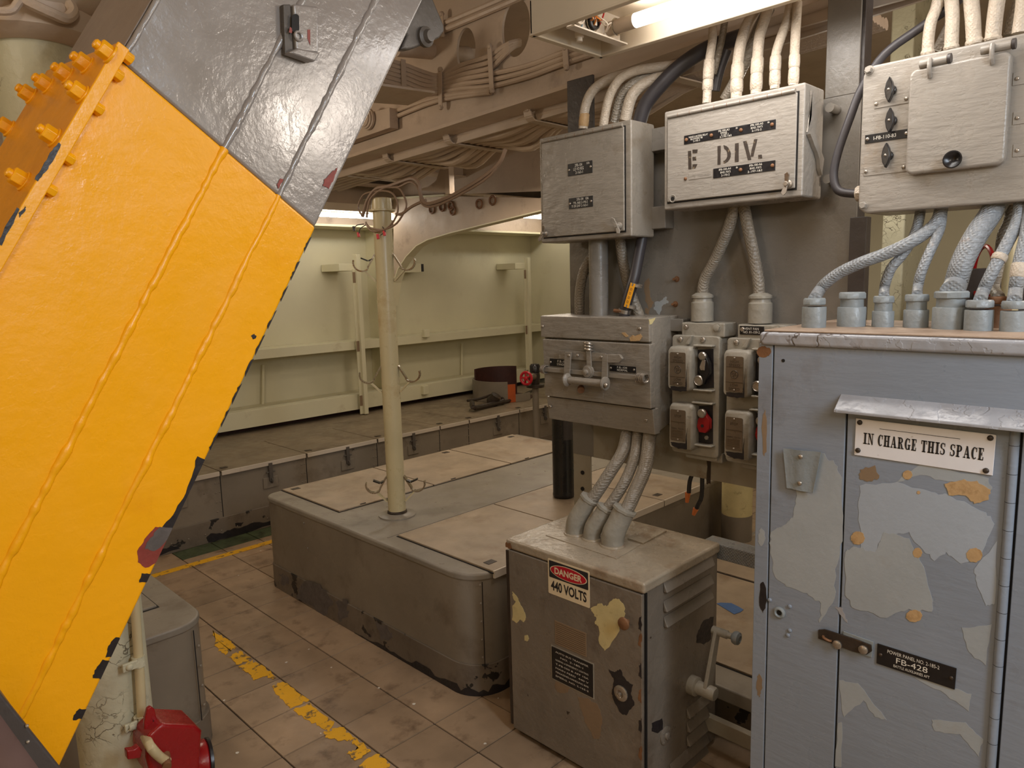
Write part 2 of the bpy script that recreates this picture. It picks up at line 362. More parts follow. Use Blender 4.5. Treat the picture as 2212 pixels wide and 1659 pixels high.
def strip(name, quads):
    m = M()
    for q in quads: m.prism([V((x, y, .0006)) for x, y in q], (0, 0, .0012))
    return obj(name, m, 'line_yellow', fl, flat=True)
a, b = W(360, 1240, 'z', 0), W(596, 1172, 'z', 0); yw = .055
strip('line_marking', [[(-.62, a.y + .0), (.85, a.y + .0), (.85, a.y + yw), (-.62, a.y + yw)]])
xr = -s + 0.003                                                    # worn stripe beside the bench, in torn dabs
dabs = []
def dab(p): dabs.append([(W(u, v, 'z', 0).x, W(u, v, 'z', 0).y) for u, v in p])
k_ = lambda P: sc_(P, .31646, 440, 1260)
for n_, P in enumerate(([(60, 325), (165, 385), (225, 440), (150, 490), (75, 430), (75, 360)], [(255, 462), (325, 520), (240, 555), (165, 505)], [(330, 525), (445, 600), (490, 650), (410, 635), (355, 660), (290, 610), (235, 570)],
            [(535, 672), (722, 800), (590, 855), (500, 765), (465, 705)], [(725, 815), (890, 950), (860, 1010), (830, 1000), (700, 930), (610, 870)], [(935, 980), (1040, 1060), (980, 1080), (850, 1060), (815, 1025)], [(1045, 1060), (1140, 1150), (1030, 1210), (975, 1165), (1060, 1130), (1010, 1080)],
            [(1180, 1165), (1270, 1235), (1240, 1300), (1080, 1290), (1065, 1245)])):
    dab(rough_poly(k_(P), 3.2, 7, 20 + n_))
strip('line_marking', dabs)
fk = M()
rd = random.Random(3)
for (u, v) in sc_([(717, 450), (140, 800), (565, 540), (870, 575), (1435, 825), (2010, 785), (1195, 715), (800, 1025), (230, 1158), (1920, 1095)], .31646, 440, 1260) + [(515, 1243), (563, 1190), (520, 1150)]:
    p = W(u, v, 'z', .001); r = rd.uniform(.003, .007)
    fk.prism([p + V((math.cos(q) * r * rd.uniform(.6, 1.2), math.sin(q) * r * rd.uniform(.6, 1.2), 0)) for q in [i * PI / 3 for i in range(6)]], (0, 0, .001))
o = obj('paint_flakes', fk, 'flake', None, flat=True); tag(o, 'small white paint flakes scattered on the tan floor tiles', 'paint flakes'); o['kind'] = 'stuff'
struct('ceiling', M().box(-3.4, 4.6, -4.4, 3.2, 2.82, 2.9), 'overhead')
struct('wall_back', M().box(-3.4, 4.6, 3.0, 3.1, 0, 2.85), 'pale_green')
struct('wall_right', M().box(4.45, 4.55, -4.4, 3.05, 0, 2.85), 'pale_green')
struct('wall_left', M().box(-3.4, -3.3, -4.4, 3.1, 0, 2.85), 'pale_green')
struct('wall_front', M().box(-3.4, 4.6, -4.4, -4.3, 0, 2.85), 'pale_green')
# ------------------------------------------------------------------ hull side: stringers, stanchions, frame, knee
def z_at(u, v, Y): return W(u, v, 'y', Y).z
zu0, zu1 = .988, 1.058
t = thing('hull_stringer', 'long pale green upper flat bar running along the hull plating', 'stringer', (1.5, 2.8, zu0))
obj('bar', M().box(-1.6, 4.44, 2.75, 2.765, zu0, 1.062), 'rail_green', t, .002)
obj('web', M().box(-1.6, 4.44, 2.765, 2.997, 1.045, 1.06), 'rail_green', t)
for u, v in ((917, 720), ):
    p = W(u, v, 'y', 2.75); obj('lug', M().box(p.x - .03, p.x + .03, 2.71, 2.75, p.z - .035, p.z + .035), 'rail_green', t, .003)
t = thing('hull_stringer', 'long pale green lower flat bar above the back bench lids', 'stringer', (1.5, 2.8, .46))
obj('bar', M().box(-1.6, 4.44, 2.75, 2.765, .468, .60), 'rail_green', t, .002)
obj('web', M().box(-1.6, 4.44, 2.765, 2.997, .585, .60), 'rail_green', t)
p = W(915, 842, 'y', 2.75); obj('lug', M().box(p.x - .03, p.x + .03, 2.71, 2.75, p.z - .04, p.z + .04), 'rail_green', t, .003)
def stanchion(X, z0, z1, arm, lab):
    t = thing('hull_stanchion', lab, 'stanchion', (X, 2.68, z0), 'green stanchions in front of the hull')
    obj('post', M().box(X - .004, X + .034, 2.67, 2.72, z0, z1), 'rail_green', t, .003)
    obj('flange', M().box(X - .03, X - .004, 2.70, 2.71, z0, z1 - .12), 'rail_green', t, .002)
    obj('arm', M().box(X - .15, X + .02, 2.71, 2.99, 1.655, 1.715), 'rail_green', t, .003)
    for z in (.55, 1.02, 1.6): obj('bare_patch', M().box(X - .031, X - .0035, 2.698, 2.7005, z - .045, z + .045), 'brown_patch', t)
stanchion(1.985, .432, 1.79, 1, 'pale green upright angle bar nearest the cream pole, in front of the hull stringers')
stanchion(4.06, .432, 1.77, 1, 'pale green upright angle bar beside the far corner, above the red valve wheel')
t = thing('hull_rib', 'green vertical hull rib with flaked dark edge behind the cream pole', 'rib', (2.28, 2.9, .43))
obj('web', M().box(2.30, 2.315, 2.82, 3.0, .432, 2.03), 'rail_green', t, .002)
obj('flange', M().box(2.27, 2.345, 2.81, 2.822, .432, 2.03), 'rail_green', t, .002)
for k, (v0, v1) in enumerate(((545, 560), (572, 592), (600, 612), (618, 646), (686, 702), (760, 785))):
    a, b = W(815, v0, 'y', 2.81), W(821, v1, 'y', 2.81)
    obj('chipped_paint', M().prism([V((x, 2.8095, z)) for x, z in rough_poly([(2.27, b.z), (2.30, b.z + .01), (2.305, a.z - .02), (2.27, a.z)], .006, 3, k)], (0, -.001, 0)), 'black_chip', t)
t = thing('hull_pocket', 'small pale green square tube bracket on the hull right of the pole', 'bracket', W(890, 590, 'y', 2.9))
a, b = W(872, 569, 'y', 2.8), W(916, 588, 'y', 2.8)
obj('tube', M().box(a.x, b.x - .03, 2.8, 3.0, b.z, a.z), 'rail_green', t, .003); obj('open_end', M().box(b.x - .03, b.x, 2.802, 3.0, b.z + .006, a.z - .006), 'black_chip', t)
for u, v0, v1, lb_ in ((577, 776, 884, 'thin pale green conduit dropping down the hull beside the yellow trunk'), (1008, 732, 812, 'thin pale green conduit dropping down the hull left of the ring section')):
    a, b = W(u, v0, 'y', 2.9), W(u, v1, 'y', 2.9); tag(obj('hull_conduit', M().cyl((a.x, 2.975, a.z - .05), (b.x, 2.975, b.z), .012, n=8), 'rail_green'), lb_, 'conduit')
# deck edge girder above the hull plating
t = thing('deck_edge_girder', 'grey brown longitudinal girder along the top of the green hull wall', 'girder', (1.5, 2.8, 2.02))
obj('web', M().box(-1.6, 4.44, 2.78, 3.0, 2.035, 2.8), 'overhead', t)
obj('flange', M().box(-1.6, 4.44, 2.70, 3.0, 2.015, 2.035), 'rail_green', t, .004)
# knee bracket and deck beam in the plane X = 2.2
XK = 2.2
t = thing('deck_beam', 'beige deck beam with big curved knee bracket behind the cream pole', 'beam', (XK, 1.6, 1.6))
cur = [(850, 660), (856, 610), (866, 580), (884, 553), (906, 530), (930, 517), (980, 502), (1040, 487), (1090, 475), (1135, 464), (1172, 455), (1250, 436)]
top = [(1250, 410), (1165, 428), (980, 424), (850, 424)]
obj('knee', M().prism([W(u, v, 'x', XK) for u, v in cur + top], (.012, 0, 0)), 'overhead', t)
m = M()
for i in range(len(cur) - 1):
    a, b = W(*cur[i], 'x', XK), W(*cur[i + 1], 'x', XK); n_ = V((0, b.z - a.z, -(b.y - a.y))).normalized() * .008
    if n_.z > 0: n_ = -n_
    m.obox(a - V((.035, 0, 0)), b - a, (.082, 0, 0), n_)
obj('flange', m, 'rail_green', t)
for u, v in ((935, 452), (957, 447), (976, 445), (1037, 441), (1066, 433), (980, 455)):
    p = W(u, v, 'x', XK); obj('cut_pipe_end', M().torus(p - V((.01, 0, 0)), (1, 0, .0), .03, .008, 12, 6), 'rust', t)
a, b = W(850, 424, 'x', XK), W(1250, 410, 'x', XK)
obj('web', M().obox((XK, a.y, a.z), (0, b.y - a.y, b.z - a.z), (.012, 0, 0), (0, 0, .6)), 'overhead', t)
m = M(); a, b = W(795, 434, 'x', XK), W(970, 424, 'x', XK); m.obox((XK - .05, a.y, a.z), b - a, (.11, 0, 0), (0, 0, .012))
obj('flange', m, 'rail_green', t)
# longitudinal girder further in
YG = 1.55
t = thing('longitudinal_girder', 'deep beige girder running fore and aft above the far bench', 'girder', (2.5, YG, 2.3))
z0 = (z_at(1000, 383, YG) + z_at(1150, 396, YG)) / 2
obj('web', M().box(1.02, 4.44, YG, YG + .02, z0, 2.8), 'overhead', t)
obj('flange', M().box(1.02, 4.44, YG - .05, YG + .07, z0 - .012, z0), 'overhead', t, .003)
obj('doubler_plate', M().prism([W(u, v, 'y', YG) for u, v in ((960, 330), (1020, 330), (1034, 350), (1034, 368), (1018, 379), (960, 380))], (0, -.012, 0)), 'overhead', t, .003)
Y2 = 2.3
t = thing('longitudinal_beam', 'dark recessed longitudinal beam with light flange below the deep girder', 'beam', (3, Y2, 2.2))
z2 = (z_at(985, 411, Y2) + z_at(1150, 427, Y2)) / 2
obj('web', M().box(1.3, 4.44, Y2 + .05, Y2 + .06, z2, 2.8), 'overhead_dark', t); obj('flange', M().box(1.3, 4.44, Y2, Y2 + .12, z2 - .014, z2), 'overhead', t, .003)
t = thing('deck_hanger', 'beige vertical strut with curved gusset hanging beside the cable tray', 'strut', W(968, 418, 'x', 1.4))
a, b = W(967, 355, 'x', 1.4), W(972, 420, 'x', 1.4)
obj('strut', M().box(1.38, 1.42, b.y - .02, b.y + .02, b.z, 2.82), 'overhead', t, .003)
obj('gusset', M().prism([W(u, v, 'x', 1.41) for u, v in ((965, 362), (965, 416), (895, 410), (925, 404), (942, 390), (950, 366))], (.01, 0, 0)), 'overhead', t)
# far fluorescent fixtures
def far_light(x0, x1, y, z, lab):
    t = thing('ceiling_light', lab, 'ceiling light', ((x0 + x1) / 2, y, z))
    obj('housing', M().box(x0, x1, y - .02, y + .16, z + .03, z + .09), 'fixture_white', t, .004)
    obj('stem', M().box(x0 + .2, x0 + .24, y + .05, y + .09, z + .08, 2.82), 'overhead', t)
    obj('lamp_tube', M().cyl((x0 + .02, y + .03, z), (x1 - .02, y + .03, z), .019, n=10), 'tube_far_light', t)
    m = M(); m.box(x0, x0 + .02, y, y + .06, z - .02, z + .04); m.box(x1 - .02, x1, y, y + .06, z - .02, z + .04); obj('socket', m, 'fixture_white', t)
far_light(.95, 2.25, 2.45, 2.085, 'lit white fluorescent fixture by the hull, behind the top of the cream pole')
far_light(3.55, 4.4, 2.45, 2.165, 'lit white fluorescent fixture in the far corner behind the small relay box')
# ------------------------------------------------------------------ main overhead girder with strapped cables
XG = .72
gz = lambda Y: 2.235 - .036 * (Y + .8) if Y > -.8 else 2.235 - .055 * (Y + .8)
t = thing('overhead_girder', 'beige transverse deck girder with oval holes and cables strapped to its web', 'girder', (XG, 0, 2.2))
ys = [1.6, .8, 0, -.8, -1.6, -2.6]
m = M()
for a, b in zip(ys, ys[1:]): m.obox((XG - .07, a, gz(a) - .012), (0, b - a, gz(b) - gz(a)), (.17, 0, 0), (0, 0, .014))
obj('flange', m, 'overhead', t)
m = M()
for a, b in zip(ys, ys[1:]): m.obox((XG + .065, a, gz(a) - .05), (0, b - a, gz(b) - gz(a)), (.012, 0, 0), (0, 0, .04))
obj('lower_rib', m, 'overhead', t)
def holed(m, X, y0, y1, zl, zh, hy, hz, ry, rz, n=32, th=.012):
    out = []; inn = []
    for i in range(n):
        q = 2 * PI * i / n; c, s_ = math.cos(q), math.sin(q)
        inn.append((hy + ry * c, hz + rz * s_))
        k = 1 / max(abs(c), abs(s_)); yy = hy + ((y1 - hy) if c > 0 else (hy - y0)) * c * k; out.append((yy, (hz + ((zh - hz) if s_ > 0 else (hz - zl)) * s_ * k)))
    out = [(y, max(z, gz(y)) if z < 2.5 else z) for y, z in out]
    vs = [(X, *p) for p in out] + [(X, *p) for p in inn] + [(X + th, *p) for p in out] + [(X + th, *p) for p in inn]
    fs = []
    for i in range(n):
        j = (i + 1) % n; fs += [(i, n + i, n + j, j), (2 * n + i, 2 * n + j, 3 * n + j, 3 * n + i), (n + i, 3 * n + i, 3 * n + j, n + j)]
    return m.add(vs, fs)
m = M(); h1 = W(1114, 60, 'x', XG); h2 = W(1006, 98, 'x', XG)
holed(m, XG, (h1.y + h2.y) / 2, 1.6, 2.10, 2.82, h2.y, h2.z - .02, .06, .09)
holed(m, XG, h1.y - .35, (h1.y + h2.y) / 2, 2.21, 2.82, h1.y, h1.z, .078, .108)
m.box(XG, XG + .012, -2.6, h1.y - .35, 2.24, 2.82)
obj('web', m, 'overhead', t)
def xg(u, v, o=0): return W(u, v, 'x', XG - .014 - o)
Y1 = W(951, 170, 'x', XG - .02).y
def left_pt(u, v): return W(u, v, 'y', Y1 + .03)
for i in range(6):
    yS1, yS2, yS3 = 138 + 9.4 * i, 163 + 7.2 * i, 121 + 13.2 * i
    pts = [left_pt(770, yS1 - 26), left_pt(866, yS1), left_pt(915, yS1 + 18), xg(951, yS2), xg(1000, (yS2 + yS3) / 2 - 2), xg(1058, yS3)]
    if i < 3: pts += [xg(1083, 104 + 11 * i), xg(1105, 92 + 6 * i, -.01), W(1122, 88 + 4 * i, 'x', XG + .1)]
    else: pts += [xg(1140, 142 + 12 * (i - 3)), xg(1222, 112 + 12 * (i - 3)), xg(1400, 52 + 13 * (i - 3)), xg(1600, -12 + 14 * (i - 3))]
    obj('cable', M().tube(pts, .0105, 8, 4), 'overhead_cable', t)
for k in range(2):
    obj('cable', M().tube([xg(850, 92 + 14 * k), xg(951, 54 + 14 * k), xg(1075, 2 + 14 * k), xg(1130, -22 + 14 * k)], .013, 8, 3), 'overhead_cable', t)
for k in range(2):
    obj('cable', M().tube([xg(800, 262 + 14 * k), xg(860, 238 + 12 * k), xg(951, 208 + 8 * k), xg(1060, 196 + 4 * k)], .010, 8, 3), 'overhead_cable', t)
for (u0, v0, u1, v1, f) in ((951, 150, 952, 232, xg), (1058, 100, 1063, 196, xg), (1221, 103, 1224, 146, xg), (954, 30, 956, 76, xg)):
    a, b = f(u0, v0, .016), f(u1, v1, .016); m = M().obox(a + V((0, .012, 0)), (0, -.024, 0), b - a, (-.004, 0, 0))
    m.ball(a, .012, 8); m.ball(b, .012, 8); obj('strap', m, 'overhead', t)
a, b = left_pt(866, 130), left_pt(868, 190); obj('strap', M().obox(a + V((-.012, -.013, 0)), (.024, 0, 0), b - a, (0, -.004, 0)), 'overhead', t)
# cable tray below the girder
t = thing('cable_tray', 'bundle of beige armoured cables resting in hooked strap hangers under the girder', 'cable tray', (1.0, .2, 2.1))
HP = []
for (tu, tv, bu, bv, eu, ev) in ((690, 358, 700, 372, 862, 396), (826, 308, 832, 346, 965, 364), (956, 266, 964, 308, 1086, 326), (1132, 212, 1140, 258, 1232, 278), (1440, 100, 1450, 165, 1530, 180)):
    a, b = W(tu, tv, 'x', XG + .03), W(bu, bv, 'x', XG + .03); e = W(eu, ev, 'y', b.y); e.y = b.y; HP.append((b, e))
    m = M(); wd = V((0, .02, 0))
    a.y = b.y; m.obox(a - wd, wd * 2, b - a + V((0, 0, .03)), (-.005, 0, 0))
    c = [b + V((0, 0, .035)), b + V((.006, 0, .012)), b + V((.022, 0, 0)), V((e.x, b.y, (e.z + b.z) / 2))]
    for p, q in zip(c, c[1:]): m.obox(p - wd, wd * 2, q - p, V((0, 0, -.005)) if abs(q.x - p.x) > .01 else V((-.005, 0, 0)))
    hg = obj('hanger', m, 'overhead', t)
    obj('bolt', M().screw(a * .45 + b * .55 - V((.005, 0, 0)), XN, .011), 'overhead', hg)
rd = random.Random(11)
for k in range(8):
    pts = []; r = rd.choice([.017, .019, .021]); fk_ = k / 7
    for i, (b, e) in enumerate(HP):
        x = b.x + .05 + (min(e.x, b.x + .42) - b.x - .07) * fk_; z = (b.z + e.z) / 2 + r + .004
        if i == 0: pts.append(V((x, b.y + .5, z - .02)))
        pts.append(V((x, b.y, z)))
        if i < len(HP) - 1:
            nb = HP[i + 1][0]; pts.append(V((x + rd.uniform(-.01, .01), (b.y + nb.y) / 2, (z + nb.z + r) / 2 - rd.uniform(.0, .02) - .006 * k)))
    pts.append(pts[-1] + V((0, -.6, .03)))
    obj('cable', M().tube(pts, r, 8, 4), 'overhead_cable', t)
# odds and ends on the girder
t = thing('junction_box', 'flat beige junction box with ribbed round cover beside the trunk', 'junction box', W(810, 290, 'x', .66))
c4 = [(720, 262), (841, 232), (842, 274), (842, 276), (720, 318)]
obj('case', M().prism([W(u, v, 'x', .66) for u, v in c4], (.05, 0, 0)), 'overhead', t, .003)
c_ = W(797, 258, 'x', .655); m = M(); m.lathe(c_, XN, [(.05, 0), (.05, .012), (.044, .014), (.044, .022), (.036, .024), (.036, .03), (.01, .032)], 24); obj('round_cover', m, 'overhead', t)
o = obj('overhead_plate', M().prism([W(u, v, 'z', 2.27) for u, v in ((800, 182), (940, 202), (882, 228), (800, 222))], (0, 0, .01)), 'overhead', None, .002)
tag(o, 'flat beige bracket plate seen from below between girder cables and trunk', 'plate')
t = thing('pipe_stub', 'short beige pipe with broken open end below the dark trunk bracket', 'pipe', W(940, 112, 'y', .05))
a, b = W(855, 104, 'y', .05), W(1012, 118, 'y', .05)
obj('pipe', M().lathe(a, b - a, [(.034, 0), (.034, (b - a).length), (.028, (b - a).length), (.026, (b - a).length - .1)], 16), 'overhead', t)
obj('broken_lip', M().prism([b + V((.01, 0, .03)), b + V((.12, 0, .045)), b + V((.05, .0, -.01)), b + V((-.02, 0, -.055)), b + V((.0, 0, -.02))], (0, .004, 0)), 'overhead_cable', t)
# ------------------------------------------------------------------ benches
def hatch(parent, X0, X1, Y0, Y1, z, mt='lid_worn', seam='gap_dark', name='hatch_lid', th=.008):
    l = obj(name, M().box(X0, X1, Y0, Y1, z, z + th), mt, parent, .002)
    obj('lid_gap', M().box(X0 - .006, X1 + .006, Y0 - .006, Y1 + .006, z - .002, z + .0015), seam, parent)
    return l
def pull(l, x, y, z):
    obj('finger_pull', M().box(x - .022, x + .022, y - .016, y + .016, z + .0075, z + .0095), 'dark_metal', l, .001)
def rivets(parent, pts, ax, r=.005, mt='bench_gray'):
    m = M()
    for p in pts: m.lathe(p, ax, [(r, -.001), (r, r * .4), (r * .5, r * .8)], 8)
    o = obj('rivets', m, mt, parent); o['kind'] = 'stuff'
BX0, BX1, BY0, BY1, BZ = .186, 2.05, -.712, .905, .48
t = thing('middle_locker_bench', 'large grey steel locker bench with round corners and worn hatch lids in the middle', 'bench', (.9, .1, 0))
out = rbox(BX0, BX1, BY0, BY1, .13, 8, (1, 0, 0, .55))
obj('body', M().prism([(x, y, .10) for x, y in out], (0, 0, BZ - .10 - .012)), 'bench_gray', t, .004)
ot = rbox(BX0 - .004, BX1 + .004, BY0 - .004, BY1 + .004, .134, 8, (1, 0, 0, .55))
obj('top', M().prism([(x, y, BZ - .03) for x, y in ot], (0, 0, .03)), 'bench_top', t, .010, 3)
ob = rbox(BX0 - .006, BX1, BY0 - .006, BY1, .136, 8, (1, 0, 0, .55))
obj('skirt', M().prism([(x, y, 0) for x, y in ob], (0, 0, .125)), 'bench_skirt', t, .003)
for k, P in enumerate(([(655, 1255), (690, 1262), (720, 1300), (700, 1330), (640, 1290)], [(725, 1300), (748, 1296), (752, 1330), (735, 1345)], [(810, 1345), (835, 1352), (850, 1378), (825, 1385)], [(605, 1240), (620, 1245), (625, 1262), (608, 1262)])):
    obj('chipped_paint', M().prism([W(u, v, 'x', BX0 - .006) for u, v in rough_poly(P, 4, 5, k)], (-.0006, 0, 0)), 'gray_chip', t)
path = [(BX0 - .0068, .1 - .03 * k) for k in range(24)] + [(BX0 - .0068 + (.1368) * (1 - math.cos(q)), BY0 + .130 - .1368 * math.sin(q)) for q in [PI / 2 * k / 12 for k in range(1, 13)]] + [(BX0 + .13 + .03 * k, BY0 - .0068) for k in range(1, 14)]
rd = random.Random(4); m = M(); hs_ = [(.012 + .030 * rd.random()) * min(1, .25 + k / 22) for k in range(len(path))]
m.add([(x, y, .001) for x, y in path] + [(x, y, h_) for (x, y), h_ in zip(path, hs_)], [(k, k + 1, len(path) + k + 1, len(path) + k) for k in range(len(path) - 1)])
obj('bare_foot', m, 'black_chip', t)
for x0 in (.288, .862, 1.437):
    l = hatch(t, x0, x0 + .565, .345, .898, BZ); pull(l, x0 + (.05 if x0 < .4 else .5), .85, BZ)
    obj('hinge_pins', M().cyl((x0 + .12, .35, BZ + .008), (x0 + .15, .35, BZ + .008), .004, n=8), 'dark_metal', l)
for x0 in (.275, .835, 1.395):
    l = hatch(t, x0, x0 + (.553 if x0 < 1.3 else .36), -.716, -.137, BZ); pull(l, x0 + .05, -.65, BZ)
    obj('front_lip', M().box(x0, x0 + (.553 if x0 < 1.3 else .36), -.726, -.716, BZ - .022, BZ + .008), 'lid_edge', l, .002)
obj('seam', M().box(BX0 + .05, BX1, -.118, -.112, BZ - .002, BZ + .002), 'bench_top', t)
xs = W(1040, 1243, 'y', BY0).x
obj('corner_seam', M().box(xs, xs + .003, BY0 - .0015, BY0, .12, BZ - .02), 'gap_dark', t)
rivets(t, [V((xs - .008 - .0 * k, BY0, .17 + .07 * k)) for k in range(5)] + [V((BX0, .5, .42)), V((BX0, .48, .3))], (0, -1, 0))
t = thing('strut', 'beige flat strut leaning on the near side of the middle bench, behind the panel', 'strut', (1.9, -.8, 0))
a, b = V((1.78, -.83, .02)), V((1.93, -.735, .40)); obj('bar', M().obox(a, (.06, -.03, 0), b - a, (.006, .01, 0)), 'overhead', t, .002)
c_ = W(1592, 1090, 'y', -.86); t = thing('standpipe', 'short pale green pipe with dark lower half behind the panel', 'pipe', (c_.x, -.86, 0))
zs = W(1592, 1108, 'y', -.86).z
obj('upper_section', M().cyl((c_.x, -.86, zs), (c_.x, -.86, .75), .075, n=24), 'cream_patch', t); obj('lower_section', M().cyl((c_.x, -.86, 0), (c_.x, -.86, zs), .0755, n=24), 'bench_gray', t)
# back bench
t = thing('back_locker_bench', 'long grey steel locker bench below the green hull wall', 'bench', (1.5, 2.2, 0))
LX0, LX1, LY0, LZ = -1.0, 4.3, 1.765, .425
obj('body', M().box(LX0, LX1, LY0, 2.85, .12, LZ - .01), 'bench_gray', t, .003); obj('skirt', M().box(LX0, LX1, LY0 - .008, 2.85, 0, .14), 'bench_skirt', t, .003)
obj('top', M().box(LX0, LX1, LY0 + .003, 2.88, LZ - .012, LZ), 'lid_far', t)
obj('hull_curb', M().box(LX0, LX1, 2.86, 2.99, LZ - .02, LZ + .03), 'maroon', t)
lx = [-.83, -.253, .325, .908, 1.475, 2.06, 2.365, 2.95, 3.54]
for i, x0 in enumerate(lx[:-1]):
    x1 = lx[i + 1] - .006
    l = obj('bench_lid', M().box(x0, x1, LY0 - .01, 2.365, LZ, LZ + .006), 'lid_far', t, .002)
    obj('front_lip', M().box(x0 + .004, x1 - .004, LY0 - .016, LY0 - .008, LZ - .022, LZ + .006), 'lid_edge', l, .002)
    pull(l, x0 + .05, LY0 + .06, LZ)
    if i in (1, 2, 3, 4, 6, 7):
        xm = (x0 + x1) / 2 + .03; h = obj('hasp', M().box(xm - .05, xm + .05, LY0 - .008, LY0, .255, .325), 'bench_gray', t, .002)
        m = M(); m.box(xm - .012, xm + .012, LY0 - .022, LY0 - .005, .30, .42); m.torus((xm, LY0 - .02, .305), (1, 0, 0), .016, .004, 12, 6); m.cyl((xm - .03, LY0 - .014, .36), (xm + .03, LY0 - .014, .36), .005, n=8); obj('latch', m, 'bracket_dark', h)
    obj('body_seam', M().box(x0 - .006, x0 - .001, LY0 - .001, LY0, .14, LZ - .02), 'gap_dark', t)
rivets(t, [V((x + d, LY0, z)) for x in (.30, .88, 1.45, 2.05, 2.35) for d in (-.012, .012) for z in (.18, .24, .30, .36)] + [V((-.2 + .1 * k, LY0 - .008, .06)) for k in range(12)], (0, -1, 0), .0045)
for k, P in enumerate(([(445, 1162), (455, 1152), (480, 1152), (490, 1146), (502, 1142), (520, 1140), (548, 1128), (575, 1128), (590, 1122), (590, 1132), (500, 1160), (450, 1172)], [(508, 1130), (526, 1128), (520, 1137), (510, 1137)], [(340, 1188), (380, 1180), (390, 1184), (345, 1200)])):
    obj('chipped_paint', M().prism([W(u, v, 'y', LY0 - .008) for u, v in rough_poly(P, 1.2, 4, k)], (0, -.0006, 0)), 'black_chip', t)
# left bench
t = thing('left_locker_bench', 'grey steel locker bench corner behind the red lamp and cracked column', 'bench', (-1.2, .4, 0))
out = rbox(-2.2, -.572, -.228, .62, .10, 8, (0, 1, 0, 0))
obj('body', M().prism([(x, y, .1) for x, y in out], (0, 0, .35)), 'bench_gray', t, .004)
out = rbox(-2.2, -.568, -.232, .62, .104, 8, (0, 1, 0, 0)); obj('top', M().prism([(x, y, .43) for x, y in out], (0, 0, .028)), 'bench_top', t, .008, 3)
out = rbox(-2.2, -.562, -.238, .62, .11, 8, (0, 1, 0, 0)); obj('skirt', M().prism([(x, y, 0) for x, y in out], (0, 0, .11)), 'bench_skirt', t, .003)
hatch(t, -1.6, -.66, -.02, .55, .458, 'bench_top')
xs = W(420, 1400, 'y', -.228).x; obj('corner_seam', M().box(xs, xs + .003, -.2295, -.228, .11, .43), 'gap_dark', t)
rivets(t, [V((xs + .014, -.228, z)) for z in (.16, .23, .3, .37)], (0, -1, 0))
# right low bench behind the panel
t = thing('right_locker_bench', 'low tan topped locker seen between the switch box and the blue grey cabinet', 'bench', (1.4, -1.8, 0))
obj('body', M().box(.615, 2.2, -2.6, -.90, 0, .19), 'bench_skirt', t, .003); obj('top', M().box(.58, 2.2, -2.6, -.87, .15, .20), 'bench_top', t, .006)
hatch(t, .70, 1.39, -2.2, -.90, .20); hatch(t, 1.41, 2.1, -2.2, -.90, .20)
pz = [W(u, v, 'z', .209) for u, v in ((1548, 1304), (1556, 1302), (1580, 1303), (1596, 1311), (1606, 1317), (1600, 1322), (1586, 1327))]
o = obj('tape_piece', M().prism(pz, (0, 0, .0008)), 'blue_tape'); tag(o, 'torn piece of blue tape stuck on the low tan locker lid', 'tape')
# ------------------------------------------------------------------ cream pole
p = V((.444, .10, BZ)); zt = W(829, 428, 'x', p.x).z
t = thing('support_pole', 'cream painted round pole with three tiers of hooks rising from the middle bench', 'pole', p)
obj('shaft', M().cyl(p, (p.x, p.y, zt - .02), .0405, n=28), 'pole_cream', t)
obj('base_plate', M().lathe(p, UZ, [(.085, 0), (.085, .006), (.05, .010), (.046, .014)], 28), 'bench_top', t)
obj('base_collar', M().lathe(p, UZ, [(.046, .01), (.045, .022), (.041, .026)], 28), 'dark_metal', t)
obj('top_flange', M().lathe(V((p.x, p.y, zt)), UZ, [(.058, -.055), (.058, -.048), (.044, -.046), (.043, .0), (.03, .004)], 28), 'pole_cream', t)
vw = (p - CAM); vw.z = 0; vw.normalize(); sd = V((vw.y, -vw.x, 0))        # hooks stand out sideways and towards the viewer
d1 = V((-.80, .60, 0)).normalized(); d2 = V((.66, -.75, 0)).normalized()
def hook(z, d, strap, big):
    c = V((p.x, p.y, z)); k = M(); r_ = .0405
    def flat(pts, w_, th=.0025):
        for a, b in zip(pts, pts[1:]):
            e = (b - a); sdv = d.cross(UZ).normalized() * w_; nn = e.cross(sdv).normalized() * th; k.obox(a - sdv, e, sdv * 2, nn)
    k2 = M()
    R = .034; o = c + d * .098 + UZ * .012
    arc = [o + d * (R * math.cos(q)) + UZ * (R * math.sin(q)) for q in [math.radians(a) for a in range(200, 395, 15)]]
    flat([c + d * .04 + UZ * .05, c + d * .045 + UZ * .045, c + d * .075 + UZ * -.005] + arc[2:], .012, .0065)
    h = obj('hook', k, 'chrome', t); k = M()
    flat([c + d * .04 + UZ * -.068, c + d * .085 + UZ * -.022], .012, .0065); obj('brace', k, 'pole_cream', h)
    if strap: k = M(); flat([c + d * .052 + UZ * .03, c + d * .07 + UZ * .022, c + d * .10 + UZ * .035], .012, .006); obj('rubber_strap', k, 'black_plastic', h)
for zv, st in ((572, 1), (813, 0), (1045, 1)):
    z = W(840, zv, 'x', p.x).z; hook(z, d1, st, 1); hook(z, d2, st and zv > 900, 1)
t = thing('wiring_loom', 'loose brown wires with red end caps looped around the pole top', 'wires', (p.x, p.y, zt))
wx = lambda u, v, dx=0: W(u, v, 'x', p.x - .05 + dx)
